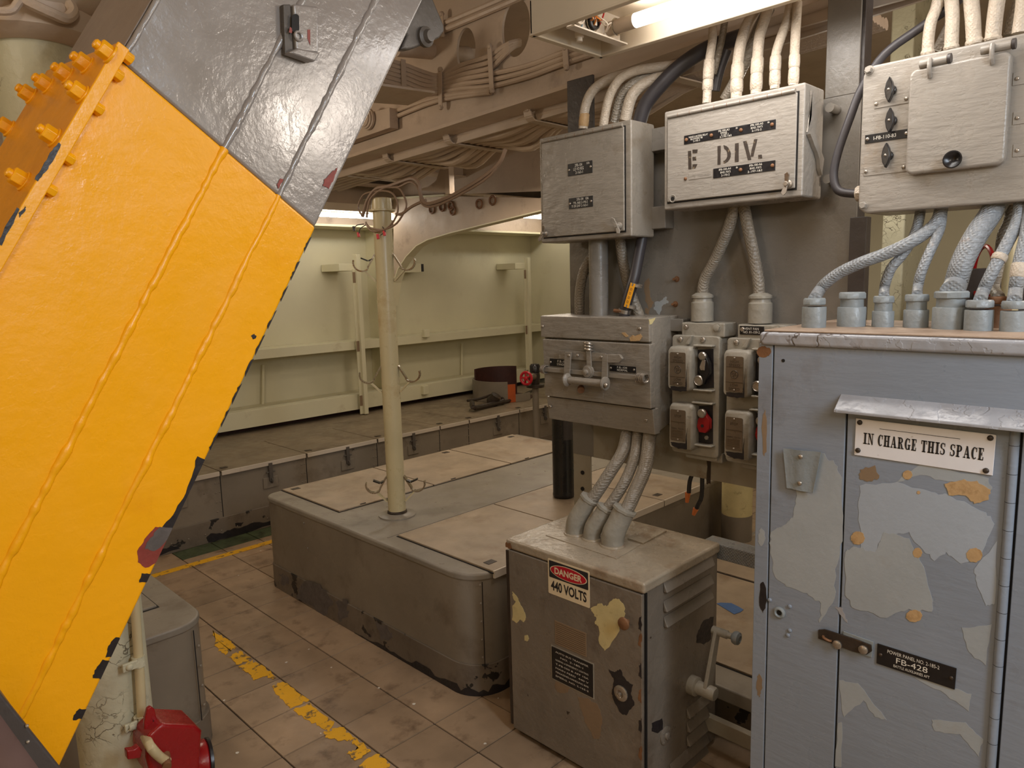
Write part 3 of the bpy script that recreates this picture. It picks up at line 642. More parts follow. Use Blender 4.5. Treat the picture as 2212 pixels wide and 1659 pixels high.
for r, P in ((.0075, [(1092, 322), (1080, 350), (1050, 378), (1000, 410), (960, 430), (922, 440), (908, 420), (905, 396), (890, 386), (868, 392), (840, 402), (812, 408), (795, 430), (788, 450), (783, 468)]),
             (.005, [(1090, 325), (1060, 378), (985, 425), (935, 446), (912, 440), (905, 410), (888, 393), (860, 404), (830, 406), (800, 430), (792, 470)]),
             (.004, [(790, 480), (800, 492), (830, 496), (850, 478), (860, 450), (850, 420), (826, 412), (790, 418), (778, 432), (774, 450), (782, 466)]),
             (.004, [(790, 482), (806, 500), (850, 488), (872, 460), (878, 440), (868, 414), (860, 406)]), (.006, [(920, 432), (890, 446), (868, 462), (856, 462)])):
    obj('wire', M().tube([wx(u, v) for u, v in P], r, 6, 4), 'wire_tan', t)
for (P, q) in (([(786, 484), (772, 486), (766, 492)], None), ([(790, 486), (778, 494), (776, 504)], (775, 507)), ([(828, 492), (832, 500), (822, 508)], (817, 511)), ([(826, 490), (832, 498), (831, 502)], (831, 504))):
    l = obj('wire', M().tube([wx(u, v) for u, v in P], .002, 6, 3), 'black_cable', t)
    e = wx(*(q or (765, 494))); obj('end_cap', M().cyl(e + V((0, .004, .010)), e - V((0, .0, .010)), .0065, n=8), 'wire_red' if q else 'dark_metal', l)
# ------------------------------------------------------------------ far corner: valve, ring, gear
c_ = W(1158, 955, 'z', .2); vx = W(1158, 900, 'y', 1.5); vp = V((vx.x, 1.5, 0))
t = thing('valve_standpipe', 'brass valve with red handwheel on a grey pipe beside the transfer switch', 'valve', vp)
zv = z_at(1160, 838, 1.5)
obj('pipe', M().cyl(vp, (vp.x, vp.y, zv), .027, n=16), 'bench_gray', t)
zf = z_at(1160, 833, 1.5); obj('flange', M().lathe((vp.x, vp.y, zf), UZ, [(.05, -.012), (.075, -.01), (.075, .012), (.05, .014)], 20), 'dark_metal', t)
zb = z_at(1158, 812, 1.5); obj('valve_body', M().lathe((vp.x, vp.y, zf), UZ, [(.03, .0), (.035, .02), (.042, zb - zf), (.034, zb - zf + .05), (.03, zb - zf + .06)], 16), 'dark_metal', t)
zc = z_at(1159, 795, 1.5); obj('cap', M().lathe((vp.x, vp.y, zc), UZ, [(.038, -.035), (.044, -.03), (.044, .02), (.034, .036), (.01, .04)], 16), 'black_plastic', t)
hd = (W(1126, 818, 'y', 1.5) - V((vp.x, 1.5, zb))); hd.z = 0; hd = V((-1, -.25, 0)).normalized(); hc = V((vp.x, vp.y, zb)) + hd * .15
obj('bonnet', M().lathe((vp.x, vp.y, zb), hd, [(.03, .02), (.034, .05), (.026, .07), (.032, .085), (.02, .10), (.009, .105), (.009, .16)], 12), 'brass_plate', t)
m = M(); m.torus(hc, hd, .05, .011, 24, 8); tt = hd.orthogonal().normalized(); bb = hd.cross(tt)
for k in range(5): q = 2 * PI * k / 5; m.cyl(hc, hc + (tt * math.cos(q) + bb * math.sin(q)) * .05, .008, n=8)
m.lathe(hc, hd, [(.018, -.01), (.018, .014), (.008, .018)], 12)
hw = obj('handwheel', m, 'red_wheel', t)
zl = LZ + .008
t = thing('ring_segment', 'grey curved ring section with orange primer ends lying on the back bench', 'ring', (3.3, 2.25, zl))
cr = V((3.32, 2.32, zl)); R = .30
def arc_wall(a0, a1, r0, r1, z0, z1, n=16):
    m = M(); pts = []
    for i in range(n + 1):
        q = math.radians(a0 + (a1 - a0) * i / n); pts.append((math.cos(q), math.sin(q)))
    vs = []
    for c, s_ in pts: vs += [(cr.x + c * r0, cr.y + s_ * r0, z0), (cr.x + c * r1, cr.y + s_ * r1, z0), (cr.x + c * r1, cr.y + s_ * r1, z1), (cr.x + c * r0, cr.y + s_ * r0, z1)]
    fs = []
    for i in range(n):
        for k in range(4): fs.append((4 * i + k, 4 * i + 4 + k, 4 * i + 4 + (k + 1) % 4, 4 * i + (k + 1) % 4))
    fs += [(0, 1, 2, 3), (4 * n + 3, 4 * n + 2, 4 * n + 1, 4 * n)]
    return m.add(vs, fs)
obj('outer_wall', arc_wall(95, 232, R - .012, R, zl, zl + .19), 'bench_gray', t); obj('primer_end', arc_wall(232, 246, R - .012, R, zl, zl + .165, 4), 'orange_primer', t); obj('low_end', arc_wall(246, 280, R - .012, R, zl, zl + .07, 6), 'bench_gray', t)
obj('inner_lining', arc_wall(95, 282, R - .02, R - .0125, zl, zl + .06), 'orange_primer', t)
obj('inner_wall', arc_wall(20, 120, R - .022, R - .006, zl, zl + .27), 'maroon', t); obj('base_pan', M().lathe((cr.x, cr.y, zl), UZ, [(R - .03, 0), (R - .03, .006)], 32), 'maroon', t)
t = thing('hand_pump', 'rusty brown hand tool with crank and coupling lying on the back bench lid', 'tool', W(1055, 885, 'z', zl))
q_ = lambda u, v, dz=0: W(u, v, 'z', zl) + V((0, 0, dz))
tp = lambda P, r: obj('tube', M().tube([q_(*a) for a in P], r, 8, 3), 'dark_metal', t)
tp([(1088, 874, .03), (1060, 880, .025), (1035, 886, .025), (1022, 890, .04), (1020, 884, .06)], .022); tp([(1010, 880, .06), (1035, 876, .06), (1060, 870, .07)], .012); tp([(1060, 872, .07), (1080, 868, .06), (1088, 872, .02)], .016)
obj('gear_body', M().lathe(q_(1062, 876, .02), (.2, -.5, .8), [(.05, 0), (.06, .03), (.045, .07), (.05, .09), (.02, .10)], 12), 'dark_metal', t)
o = obj('copper_rod', M().tube([q_(1085, 874, .018), q_(1110, 866, .018), q_(1150, 848, .018)], .014, 8, 3), 'dark_metal'); tag(o, 'thin brown rod leading from the hand tool towards the valve pipe', 'rod')
c_ = V((1.134, -.319, BZ + .009)); zt2 = W(1218, 900, 'x', 1.134).z + .25
t = thing('black_canister', 'black tall cylinder with grey label standing on the middle bench behind the transfer switch', 'cylinder', c_)
obj('tube', M().lathe(c_, UZ, [(.048, 0), (.054, .008), (.054, .02), (.0525, .024), (.0525, zt2 - c_.z)], 28), 'black_plastic', t)
lb = M(); 
for k in range(6):
    q0 = math.radians(225 + 9 * k); q1 = math.radians(225 + 9 * (k + 1)); f = lambda q, z: V((c_.x + .053 * math.cos(q), c_.y + .053 * math.sin(q), z))
    lb.add([f(q0, .78), f(q1, .78), f(q1, 1.2), f(q0, 1.2)], [(0, 1, 2, 3)])
obj('label', lb, 'steel_dark', t)
# ------------------------------------------------------------------ switchboard rack
XP = .60
t = thing('switchboard_rack', 'grey painted steel mounting plate on legs carrying the electrical boxes', 'rack', (XP, -1.3, 0)); RACK = t
yl = W(1232, 600, 'x', XP).y; yr = W(1853, 400, 'x', XP).y
bot = [(1240, 985), (1275, 993), (1420, 1013), (1540, 1040), (1700, 1078)]
zb_ = W(1450, 1020, 'x', XP).z
obj('mounting_plate', M().box(XP, XP + .008, yl, yr, zb_, 2.0), 'panel_gray', t, .002)
obj('plate_foot', M().box(XP - .0006, XP, yl - .10, yr, zb_, zb_ + .16), 'rack_rust', t)
obj('plate_tongue', M().box(XP, XP + .008, W(1785, 100, 'x', XP).y, W(1858, 100, 'x', XP).y, 2.0, 2.6), 'panel_gray', t, .002)
def leg(y0, y1, z1):
    m = M(); m.box(XP + .004, XP + .012, y0, y1, .0, z1); m.box(XP + .004, XP + .06, y0, y0 + .008, 0, z1); obj('leg', m, 'rack_rust' if z1 < 1 else 'steel_dark', t, .002)
pl = W(1238, 1000, 'x', XP).y; pr_ = W(1275, 1000, 'x', XP).y
obj('leg', M().box(XP + .002, XP + .010, pr_, pl, 0, zb_ + .02), 'rack_rust', t, .002)
ym = W(1258, 1000, 'x', XP).y
for v in (1021, 1056): p = W(1258, v, 'x', XP); obj('bolt_hole', M().lathe(p + V((-.001, 0, 0)), (1, 0, 0), [(.008, 0), (.008, .004)], 12), 'gap_dark', t)
y0, y1 = W(1224, 200, 'x', XP).y, W(1280, 200, 'x', XP).y
obj('post', M().box(XP + .002, XP + .012, y1, y0, 1.35, W(1250, 168, 'x', XP).z), 'steel_dark', t, .002)
obj('leg', M().box(XP + .01, XP + .06, yr + .0, yr + .012, .215, 2.6), 'steel_dark', t, .002)
a, b = W(1836, 470, 'x', XP - .03), W(1866, 625, 'x', XP - .03)
obj('side_strip', M().box(XP - .03, XP + .004, b.y, a.y, b.z - .10, a.z), 'steel_dark', t, .002)
z1 = W(1560, 1178, 'x', .575).z
m = M(); m.box(.575, .64, -2.5, -1.40, z1 - .05, z1); obj('cross_rail', m, 'braid_blue', t, .004)
z2_ = W(1560, 1562, 'x', .50).z
obj('lower_rail', M().box(.50, .525, -2.3, -1.3, z2_ - .05, z2_ - .0), 'rack_rust', t, .003)
for u, v in ((1462, 603), (1459, 657)): p = W(u, v, 'x', XP); m = M(); m.hexbolt(p, XN, .008, .006); m.cyl(p, p + XN * .02, .004, n=8); obj('bolt', m, 'rust', t)
pp = M()
for k, P in enumerate(([(1392, 610), (1402, 600), (1404, 640), (1412, 655), (1402, 668), (1394, 650)], [(1415, 652), (1428, 650), (1438, 640), (1444, 655), (1432, 660), (1424, 680), (1412, 668)], [(1395, 665), (1404, 668), (1400, 680), (1393, 676)])):
    q = M().prism([W(u, v, 'x', XP) for u, v in rough_poly(P, 2, 4, k)], XN * .0006); obj('peeled_paint', q, 'brown_patch' if k != 1 else 'cab_patch', t)
obj('rust_streak', M().prism([W(u, v, 'x', XP - .0008) for u, v in rough_poly([(1528, 985), (1535, 985), (1535, 1045), (1526, 1045)], 1.5, 5, 3)], XN * .0005), 'dark_metal', t)
# dangling wire ends
for (P, Q, lab) in (([(1497, 1020), (1490, 1040), (1488, 1064)], [(1486, 1064), (1484, 1085)], 'left one of two cut black wires with orange tape dangling below the rack'), ([(1517, 1020), (1516, 1070), (1508, 1090), (1505, 1098)], [(1503, 1099), (1498, 1112)], 'right, lower hanging cut black wire with orange tape below the rack')):
    t = thing('cut_wire', lab, 'wire', W(*P[0], 'x', XP + .03))
    obj('sheath', M().tube([W(u, v, 'x', XP + .03) for u, v in P], .0075, 8, 3), 'black_plastic', t); obj('taped_end', M().tube([W(u, v, 'x', XP + .03) for u, v in Q], [.010, .006], 8, 1), 'orange_tape', t)
# ------------------------------------------------------------------ wall boxes
def wing_nut(parent, p, ang, mt='worn_metal'):
    m = M(); m.lathe(p, XN, [(.011, -.002), (.011, .006), (.007, .008), (.006, .022)], 12)
    d = V((0, math.cos(ang), math.sin(ang))); n = V((0, -math.sin(ang), math.cos(ang)))
    for s_ in (1, -1): m.prism([p + XN * .012 + n * .004, p + XN * .012 - n * .004, p + XN * .02 + d * s_ * .024 - n * .006, p + XN * .02 + d * s_ * .03 + n * .002, p + XN * .018 + d * s_ * .022 + n * .007], XN * .005)
    return obj('wing_nut', m, mt, parent, .001)
def nameplate(parent, X, tl, br, lines, mt='black_plate', screws=True, th=.0015, name='nameplate', ink='white_ink'):
    n = obj(name, rectX(M(), X, tl, br, th), mt, parent, .0006)
    x0, y0 = tl; x1, y1 = br
    for (txt, fx0, fy0, fx1, fy1) in lines:
        a, b = W(*tl, 'x', X), W(*br, 'x', X)
        yy = lambda f: a.y + (b.y - a.y) * f; zz = lambda f: a.z + (b.z - a.z) * f
        lettering(n, txt, V((X - th - .0004, (yy(fx0) + yy(fx1)) / 2, (zz(fy0) + zz(fy1)) / 2)), RY, UZ, abs(yy(fx1) - yy(fx0)), abs(zz(fy1) - zz(fy0)), ink)
    if screws:
        a, b = W(*tl, 'x', X), W(*br, 'x', X); r = min(abs(a.z - b.z) * .2, .004)
        for f in (.06, .94): obj('screw', M().screw(V((X - th, a.y + (b.y - a.y) * f, (a.z + b.z) / 2)), XN, r), 'worn_metal', n)
    return n
def cabinet_box(name, lab, X, TL, TR, BR, BL, depth, dTL, dBR, mt, dmt):
    a, b = W(*TL, 'x', X), W(*BR, 'x', X); y0 = (W(*TL, 'x', X).y + W(*BL, 'x', X).y) / 2; y1 = (W(*TR, 'x', X).y + W(*BR, 'x', X).y) / 2
    zt = (W(*TL, 'x', X).z + W(*TR, 'x', X).z) / 2; zb = (W(*BL, 'x', X).z + W(*BR, 'x', X).z) / 2
    t = thing(name, lab, 'electrical box', (X + depth / 2, (y0 + y1) / 2, zb))
    obj('case', M().box(X, X + depth, y1, y0, zb, zt), mt, t, .006, 3)
    d0, d1 = W(*dTL, 'x', X), W(*dBR, 'x', X)
    obj('door_gap', M().box(X - .0012, X, d1.y - .003, d0.y + .003, d1.z - .004, d0.z + .003), 'gap_dark', t)
    d = obj('door', M().box(X - .007, X - .001, d1.y, d0.y, d1.z, d0.z), dmt, t, .003, 2)
    h = M(); h.cyl((X - .008, d0.y - .004, d0.z + .004), (X - .008, d1.y + .004, d0.z + .004), .0055, n=10)
    hr = obj('hinge_rod', h, dmt, t)
    k = int((d0.y - d1.y) / .035)
    for i in range(1, k): y = d0.y + (d1.y - d0.y) * i / k; obj('hinge_joint', M().lathe((X - .008, y, d0.z + .004), (0, 1, 0), [(.0058, 0), (.0058, .001)], 10), 'rust', hr)
    m = M()
    return t, d, y0, y1, zt, zb
XB = .44
t, d, y0, y1, zt, zb = cabinet_box('relay_box', 'small grey relay box with two black nameplates, leftmost on the rack', XB, (1163, 302), (1361, 255), (1367, 511), (1170, 525), .125, (1172, 310), (1351, 499), 'box_dark', 'box_dark')
BOXA = (y0, y1, zt, zb)
nameplate(d, XB - .007, (1227, 355), (1280, 373), [('2FB-104', .3, .08, .6, .32), ('LO VO REG', .24, .38, .66, .62), ('2-163-1', .32, .68, .62, .9), ('10A', .78, .08, .9, .26)])
nameplate(d, XB - .007, (1229, 429), (1281, 446), [('2FB-104   10A', .34, .06, .84, .30), ('TEL A&S 2-190-2', .2, .38, .8, .6), ('TI SR EXF 2-163-1', .12, .68, .8, .9)])
wing_nut(d, W(1179, 504, 'x', XB - .009), math.radians(115)); wing_nut(d, W(1338, 488, 'x', XB - .009), math.radians(60), 'box_dark')
for z in (zt - .05, zb + .06): obj('mounting_bracket', M().box(XB + .11, XP, y1 - .05, y1 + .02, z - .035, z + .035), 'panel_gray', t, .003)
t, d, y0, y1, zt, zb = cabinet_box('junction_cabinet', 'wide pale grey junction cabinet stencilled E DIV below the bright light', XB, (1432, 244), (1737, 175), (1736, 420), (1436, 458), .12, (1444, 257), (1719, 407), 'box_light', 'box_light')
BOXB = (y0, y1, zt, zb)
XD = XB - .007
def slant(parent, X, pts, mt, name='nameplate', th=.0012): return obj(name, polyX(M(), X, pts, th), mt, parent, .0005)
n = nameplate(d, XD, (1478, 289), (1676, 274), [], screws=False) if 0 else None
def band(parent, c0, c1, h, lines, X=XD):
    a, b = W(*c0, 'x', X), W(*c1, 'x', X); z = (a.z + b.z) / 2; hz = h / 2
    n = obj('nameplate', M().box(X - .0015, X + .0003, a.y, b.y, z - hz, z + hz), 'black_plate', parent, .0006)
    for (txt, f, w_, dz, hh) in lines: lettering(n, txt, V((X - .0019, a.y + (b.y - a.y) * f, z + dz * hz)), RY, UZ, w_ * abs(a.y - b.y), hh * hz, 'white_ink')
    return n, a, b, z
n, a, b, z = band(d, (1478, 303), (1676, 268), .024, [('HAND LANTERN RELAY', .17, .22, .42, .42), ('BLOWERS 9B', .15, .14, -.08, .4), ('2-192-3', .15, .08, -.6, .4), ('FB-100-A3', .46, .12, .62, .42), ('FANS', .46, .07, .12, .36), ('2-197-1', .47, .08, -.32, .36), ('2-170-1&2', .48, .13, -.74, .36), ('IFB-100-A5', .81, .13, .62, .42), ('BHD. FIX\'S', .81, .12, .02, .42), ('2-172-2', .81, .10, -.6, .42), ('8A', .60, .02, .62, .36), ('8A', .93, .02, .62, .36)])
for f in (.03, .32, .645, .965): obj('screw', M().screw(V((XD - .0015, a.y + (b.y - a.y) * f, z)), XN, .005), 'rust', n)
n, a, b, z = band(d, (1541, 376), (1675, 356), .026, [('IFB-100-A4', .20, .2, .6, .42), ('BHD. FIX\'S', .21, .17, .0, .42), ('2-170-2', .21, .14, -.62, .42), ('IFB-100-A6', .70, .2, .6, .42), ('BHD. FIX\'S', .70, .18, .0, .42), ('2-197-1&2', .69, .23, -.62, .42), ('8A', .40, .03, .6, .36)])
for f in (.46, .96): obj('screw', M().screw(V((XD - .0015, a.y + (b.y - a.y) * f, z)), XN, .005), 'rust', n)
a, b = W(1488, 378, 'x', XD), W(1537, 382, 'x', XD); n = obj('embossed_plate', M().box(XD - .001, XD, b.y, a.y, a.z - .014, a.z + .004), 'box_light', d, .0006)
lettering(n, 'IFB 100 A2', V((XD - .0016, (a.y + b.y) / 2, a.z - .005)), RY, UZ, (a.y - b.y) * .8, .007, 'box_light')
obj('screw', M().screw(W(1481, 386, 'x', XD), XN, .005), 'rust', d)
st = lambda P, nm='stencil_letter': obj(nm, M().prism([W(u, v, 'x', XD) for u, v in rough_poly(sc_(P, .20494, 1420, 140), .35, 4, len(P))], XN * .0004), 'stencil', d, flat=True)
def multi(Ps):
    m = M()
    for i, P in enumerate(Ps): m.prism([W(u, v, 'x', XD) for u, v in rough_poly(sc_(P, .20494, 1420, 140), .4, 4, i)], XN * .0004)
    o = obj('stencil_letter', m, 'stencil', d, flat=True); o['kind'] = 'stuff'
multi([[(322, 910), (356, 906), (360, 1100), (328, 1102)], [(370, 895), (424, 890), (422, 930), (374, 938)], [(370, 972), (410, 968), (410, 1008), (372, 1012)], [(370, 1050), (422, 1045), (402, 1092), (368, 1098)]])
Dc = [(690 + 85 * math.sin(q), 945 - 98 * math.cos(q) - 18 * math.sin(q) * 0) for q in [math.radians(a) for a in range(5, 176, 17)]] + [(690 + 48 * math.sin(q), 948 - 66 * math.cos(q)) for q in [math.radians(a) for a in range(172, 4, -17)]]
multi([[(634, 858), (668, 852), (666, 1050), (634, 1056)], Dc]); multi([[(818, 830), (858, 824), (858, 1020), (816, 1028)]]); multi([[(903, 808), (942, 802), (990, 1000), (955, 1006)], [(1020, 786), (1056, 780), (1012, 968), (984, 970), (990, 920)]]); multi([[(1062, 952), (1100, 946), (1106, 984), (1066, 992)]])
obj('door_hole', M().lathe(W(1453, 429, 'x', XD - .0004), XN, [(.006, 0), (.006, .0006)], 14), 'gap_dark', d); obj('hole_ring', M().torus(W(1453, 429, 'x', XD), XN, .010, .0015, 16, 6), 'box_light', d)
wing_nut(d, W(1704, 398, 'x', XD), math.radians(100), 'worn_metal')
for z in (zt - .05, zb + .05):
    obj('stud', M().cyl((XB + .11, y1 - .018, z), (XP, y1 - .018, z), .012, n=12), 'panel_gray', t); obj('stud', M().cyl((XB + .11, y0 + .018, z), (XP, y0 + .018, z), .012, n=12), 'panel_gray', t)
m = M()
for k, P in enumerate(([(1749, 195), (1757, 215), (1745, 260), (1741, 285), (1750, 250)], [(1742, 290), (1752, 290), (1772, 345), (1768, 380), (1758, 330)])):
    m.prism([W(u, v, 'y', y1 - .001) for u, v in rough_poly(P, 1.2, 3, k)], (0, -.004 - .006 * k, 0))
o = obj('peeling_sheet', m, 'box_light', t); o['kind'] = 'stuff'
# power box at the right with knobs
XF = .42
a, b = W(1860, 150, 'x', XF), W(1857, 452, 'x', XF); yA = (a.y + b.y) / 2; yB = yA - .55; ztF = W(1900, 137, 'x', XF).z; zbF = W(1900, 459, 'x', XF).z; ztF2 = W(2180, 78, 'x', XF).z
ztF = (ztF + ztF2) / 2
t = thing('distribution_box', 'cast grey distribution box with black knobs and hinged cover, top right', 'electrical box', (XF + .07, (yA + yB) / 2, zbF)); FB = (yA, yB, ztF, zbF)
out = rbox(yB, yA, zbF, ztF, .026, 6)
obj('case', M().prism([(XF + .012, y, z) for y, z in out], (.13, 0, 0)), 'box_light', t, .004)
obj('face_plate', M().prism([(XF, y, z) for y, z in out], (.014, 0, 0)), 'box_light', t, .006, 3)
for u, v in ((1878, 152), (1866, 444)): obj('bolt', (lambda m: m.hexbolt(W(u, v, 'x', XF), XN, .0085, .012))(M()), 'box_light', t)
c4 = [W(u, v, 'x', XF) for u, v in ((1971, 157), (2186, 112), (2180, 356), (1962, 380))]
ya = (c4[0].y + c4[3].y) / 2; yb = (c4[1].y + c4[2].y) / 2; za = (c4[0].z + c4[1].z) / 2; zc_ = (c4[2].z + c4[3].z) / 2
cv = obj('hinged_cover', M().prism([(XF - .024, y, z) for y, z in rbox(yb, ya, zc_, za, .016, 5)], (.025, 0, 0)), 'box_light', t, .007, 3)
kc = W(2062, 346, 'x', XF - .024); obj('cup_handle', M().lathe(kc, XN, [(.012, -.001), (.0125, .008), (.0175, .013), (.019, .018), (.0165, .0185), (.009, .011), (.001, .009)], 24), 'black_plastic', cv)
for (u, v) in ((2015, 134), (2150, 103)):
    p = W(u, v, 'x', XF - .020); m = M(); m.cyl(p + V((0, .026, 0)), p + V((0, -.03, 0)), .0095, n=14); h = obj('hinge', m, 'box_light', t, .002)
    obj('hinge_arm', M().tube([p + V((-.010, .003, .006)), p + V((-.013, .003, -.006)), p + V((-.011, .003, -.022)), p + V((-.004, .003, -.032))], .0048, 8, 3), 'box_light', h)
    obj('hinge_screw', M().cyl(p + V((0, -.03, 0)), p + V((0, -.036, 0)), .011, n=10), 'steel_dark', h)
for i, (u, v) in enumerate(((1926, 196), (1927, 262), (1919, 337))):
    p = W(u, v, 'x', XF); kn = M(); kn.lathe(p, XN, [(.012, -.001), (.012, .006), (.009, .008)], 14)
    prof = [(-.0065, .016), (0, .029), (.0065, .016), (.0095, 0), (.0065, -.016), (0, -.029), (-.0065, -.016), (-.0095, 0)]
    kn.prism([p + V((-.007, y, z)) for y, z in prof], XN * .014); k = obj('knob', kn, 'black_plastic', t, .002)
    obj('knob_screw', M().screw(p + XN * .021, XN, .003), 'worn_metal', k)
    lettering(t, ('OUT', 'ON', 'ON')[i], p + V((-.0004, -.004, .036)), RY, UZ, .014, .006, 'box_light')
def fbplate(tl, br, txt, mt, ink):
    a, b = W(*tl, 'x', XF), W(*br, 'x', XF); z = (a.z + b.z) / 2
    n = obj('nameplate', M().box(XF - .0015, XF, a.y, b.y, z - .010, z + .010), mt, t, .0006)
    lettering(n, txt, V((XF - .0019, (a.y + b.y) / 2 + .005, z)), RY, UZ, abs(a.y - b.y) * .5, .008, ink)
    for f in (.06, .92): obj('screw', M().screw(V((XF - .0015, a.y + (b.y - a.y) * f, z)), XN, .0042), 'worn_metal', n)
fbplate((1869, 297), (1966, 292), 'I-FB-110-83', 'black_plate', 'white_ink'); fbplate((1866, 368), (1960, 364), 'IFB 110-85', 'box_light', 'box_light'); fbplate((1889, 222), (1964, 216), 'IFB 110-81', 'box_light', 'box_light')
for i, v in enumerate((170, 255, 325)):
    p = W(2198, v, 'x', XF); n = obj('side_nameplate', M().box(XF - .0015, XF, p.y - .08, p.y + .008, p.z - .013, p.z + .013), 'box_light', t, .0006); obj('screw', M().screw(p + XN * .0015, XN, .0042), 'worn_metal', n)
g_ = W(1848, 419, 'x', XF + .05); gl = M(); gl.cyl((XF + .05, yA, g_.z), (XF + .05, yA + .022, g_.z), .019, n=8); gl.cyl((XF + .05, yA, g_.z), (XF + .05, yA + .008, g_.z), .022, n=16)
obj('cable_gland', gl, 'bright_cable', t, .002)
o = obj('black_cable', M().tube([(XF + .05, yA + .022, g_.z), W(1812, 412, 'x', XF + .05), W(1801, 380, 'x', XF + .055), W(1810, 330, 'x', XF + .06), W(1836, 255, 'x', XF + .07), W(1862, 190, 'x', XF + .08), W(1910, 118, 'x', XF + .09), W(1985, 62, 'x', XF + .1), W(2060, 10, 'x', XF + .11), W(2110, -40, 'x', XF + .12)], .0105, 10, 5), 'black_cable')
tag(o, 'smooth black cable looping out of the gland left of the distribution box', 'cable')
# ------------------------------------------------------------------ transfer switch
XS = .435
yL = W(1167, 700, 'x', XS).y; yR = W(1402, 710, 'x', XS).y; zT = W(1280, 684, 'x', XS).z; zS1 = W(1285, 734, 'x', XS).z; zS2 = W(1290, 868, 'x', XS + .012).z; zB = W(1300, 922, 'x', XS + .03).z
t = thing('transfer_switch', 'grey bus transfer switch with handle bar and coil springs, above the three bent cables', 'switch', (.5, (yL + yR) / 2, zB))
obj('case', M().prism([V((.60, yR, zT)), V((XS + .012, yR, zT)), V((XS + .045, yR, zB)), V((.60, yR, zB + .04))], (0, yL - yR, 0)), 'box_dark', t, .004)
obj('top_section', M().prism([V((XS + .014, yR, zT)), V((XS, yR, zT - .002)), V((XS + .002, yR, zS1)), V((XS + .02, yR, zS1))], (0, yL - yR, 0)), 'box_dark', t, .003)
dl = W(1173, 760, 'x', XS).y; dr = W(1404, 780, 'x', XS).y
dr_ = obj('door', M().prism([V((XS + .03, dr, zS1 - .004)), V((XS - .002, dr, zS1 - .006)), V((XS + .006, dr, zS2)), V((XS + .035, dr, zS2))], (0, dl - dr, 0)), 'box_dark', t, .003)
l0 = W(1184, 890, 'x', XS + .025).y; l1 = W(1413, 910, 'x', XS + .025).y
obj('lower_section', M().prism([V((XS + .05, l1, zS2 - .003)), V((XS + .018, l1, zS2 - .004)), V((XS + .03, l1, zB)), V((XS + .06, l1, zB))], (0, l0 - l1, 0)), 'box_dark', t, .003)
for u, v, dx in ((1172, 705, 0), (1382, 710, 0), (1189, 878, .018), (1396, 908, .024)): obj('screw', M().screw(W(u, v, 'x', XS + dx), XN, .006), 'worn_metal', t)
xd = XS + .001
k5 = lambda P: sc_(P, .20494, 1140, 640)
nameplate(dr_, xd, (1188, 774), (1224, 793), [('F.B.-III', .48, .15, .95, .45), ('STANDBY', .44, .55, .98, .85)]); nameplate(dr_, xd, (1317, 788), (1374, 806), [('F.B.-104', .3, .12, .68, .44), ('NORMAL', .3, .54, .7, .88)])
obj('blank_plate', polyX(M(), XS + .005, k5([(540, 1005), (800, 1018), (800, 1085), (540, 1055)]), .0015), 'box_dark', dr_, .0006)
X2 = XS - .012
obj('slide_bar', M().prism([W(u, v, 'x', X2) for u, v in k5([(335, 572), (410, 572), (830, 600), (830, 690), (335, 655)])], XN * .004), 'box_dark', t, .001)
obj('knob_grip', M().prism([W(u, v, 'x', X2 - .006) for u, v in k5([(815, 640), (850, 605), (985, 610), (1018, 655), (985, 700), (860, 702)])], XN * .010), 'box_dark', t, .003)
ro = M(); pa, pb = W(1168, 799, 'x', X2), W(1392, 814, 'x', X2); zm = (pa.z + pb.z) / 2
obj('cross_rod', M().box(X2 - .006, X2 + .004, pb.y, pa.y, zm - .008, zm + .008), 'box_dark', t, .002)
for (u, v) in ((1174, 798), (1380, 812), (1388, 814)):
    p = W(u, v, 'x', X2 - .004); p.z = zm; sp = M()
    for k in range(3): sp.torus(p + V((0, -.006 * k, 0)), (.25, 1, .1), .014, .0028, 18, 6)
    obj('coil_spring', sp, 'worn_metal', t)
pv = W(1271, 803, 'x', X2 - .008); obj('pivot', M().lathe(pv, XN, [(.022, -.004), (.022, .004), (.018, .005), (.018, .010), (.009, .011), (.008, .018), (.003, .02)], 20), 'box_dark', t)
obj('lever', M().prism([W(u, v, 'x', X2 - .006) for u, v in k5([(622, 540), (668, 540), (680, 790), (632, 790)])], XN * .005), 'box_dark', t, .001)
pk = W(1271, 749, 'x', X2 - .004); m = M()
for k in range(3): m.lathe(pk + V((0, 0, -.010 + .010 * k)), (.3, -.1, 1), [(.0155, -.0035), (.0165, 0), (.0155, .0035)], 16)
obj('screw_knob', m, 'worn_metal', t)
X3 = X2 - .012
for P in ([(400, 585), (465, 585), (448, 845), (385, 845)], [(795, 612), (850, 612), (845, 930), (782, 925)]): obj('arm', M().prism([W(u, v, 'x', X3) for u, v in k5(P)], XN * .005), 'box_dark', t, .001)
for u, v in ((1229, 768), (1299, 771), (1248, 768)): obj('rivet', M().screw(W(u, v, 'x', X3 - .004), XN, .0055), 'worn_metal', t)
X4 = X3 - .012; ha, hb = W(1226, 820, 'x', X4), W(1306, 829, 'x', X4); zh = (ha.z + hb.z) / 2; ha.z = zh; hb.z = zh
obj('handle', M().cyl(ha, hb, .0125, n=16), 'box_dark', t)
for p, s_ in ((ha, 1), (hb, -1)): obj('handle_collar', M().lathe(p + V((0, .006 * s_, 0)), (0, -s_, 0), [(.012, -.002), (.022, 0), (.023, .006), (.017, .012), (.0125, .014)], 18), 'box_dark', t)
obj('handle_nut', M().ball(W(1309, 832, 'x', X4 - .014), .008, 10), 'worn_metal', t)
obj('lock_stub', M().cyl(W(1255, 838, 'x', X2), W(1255, 838, 'x', X2) + V((-.012, -.01, -.006)), .012, n=10), 'rust', t)
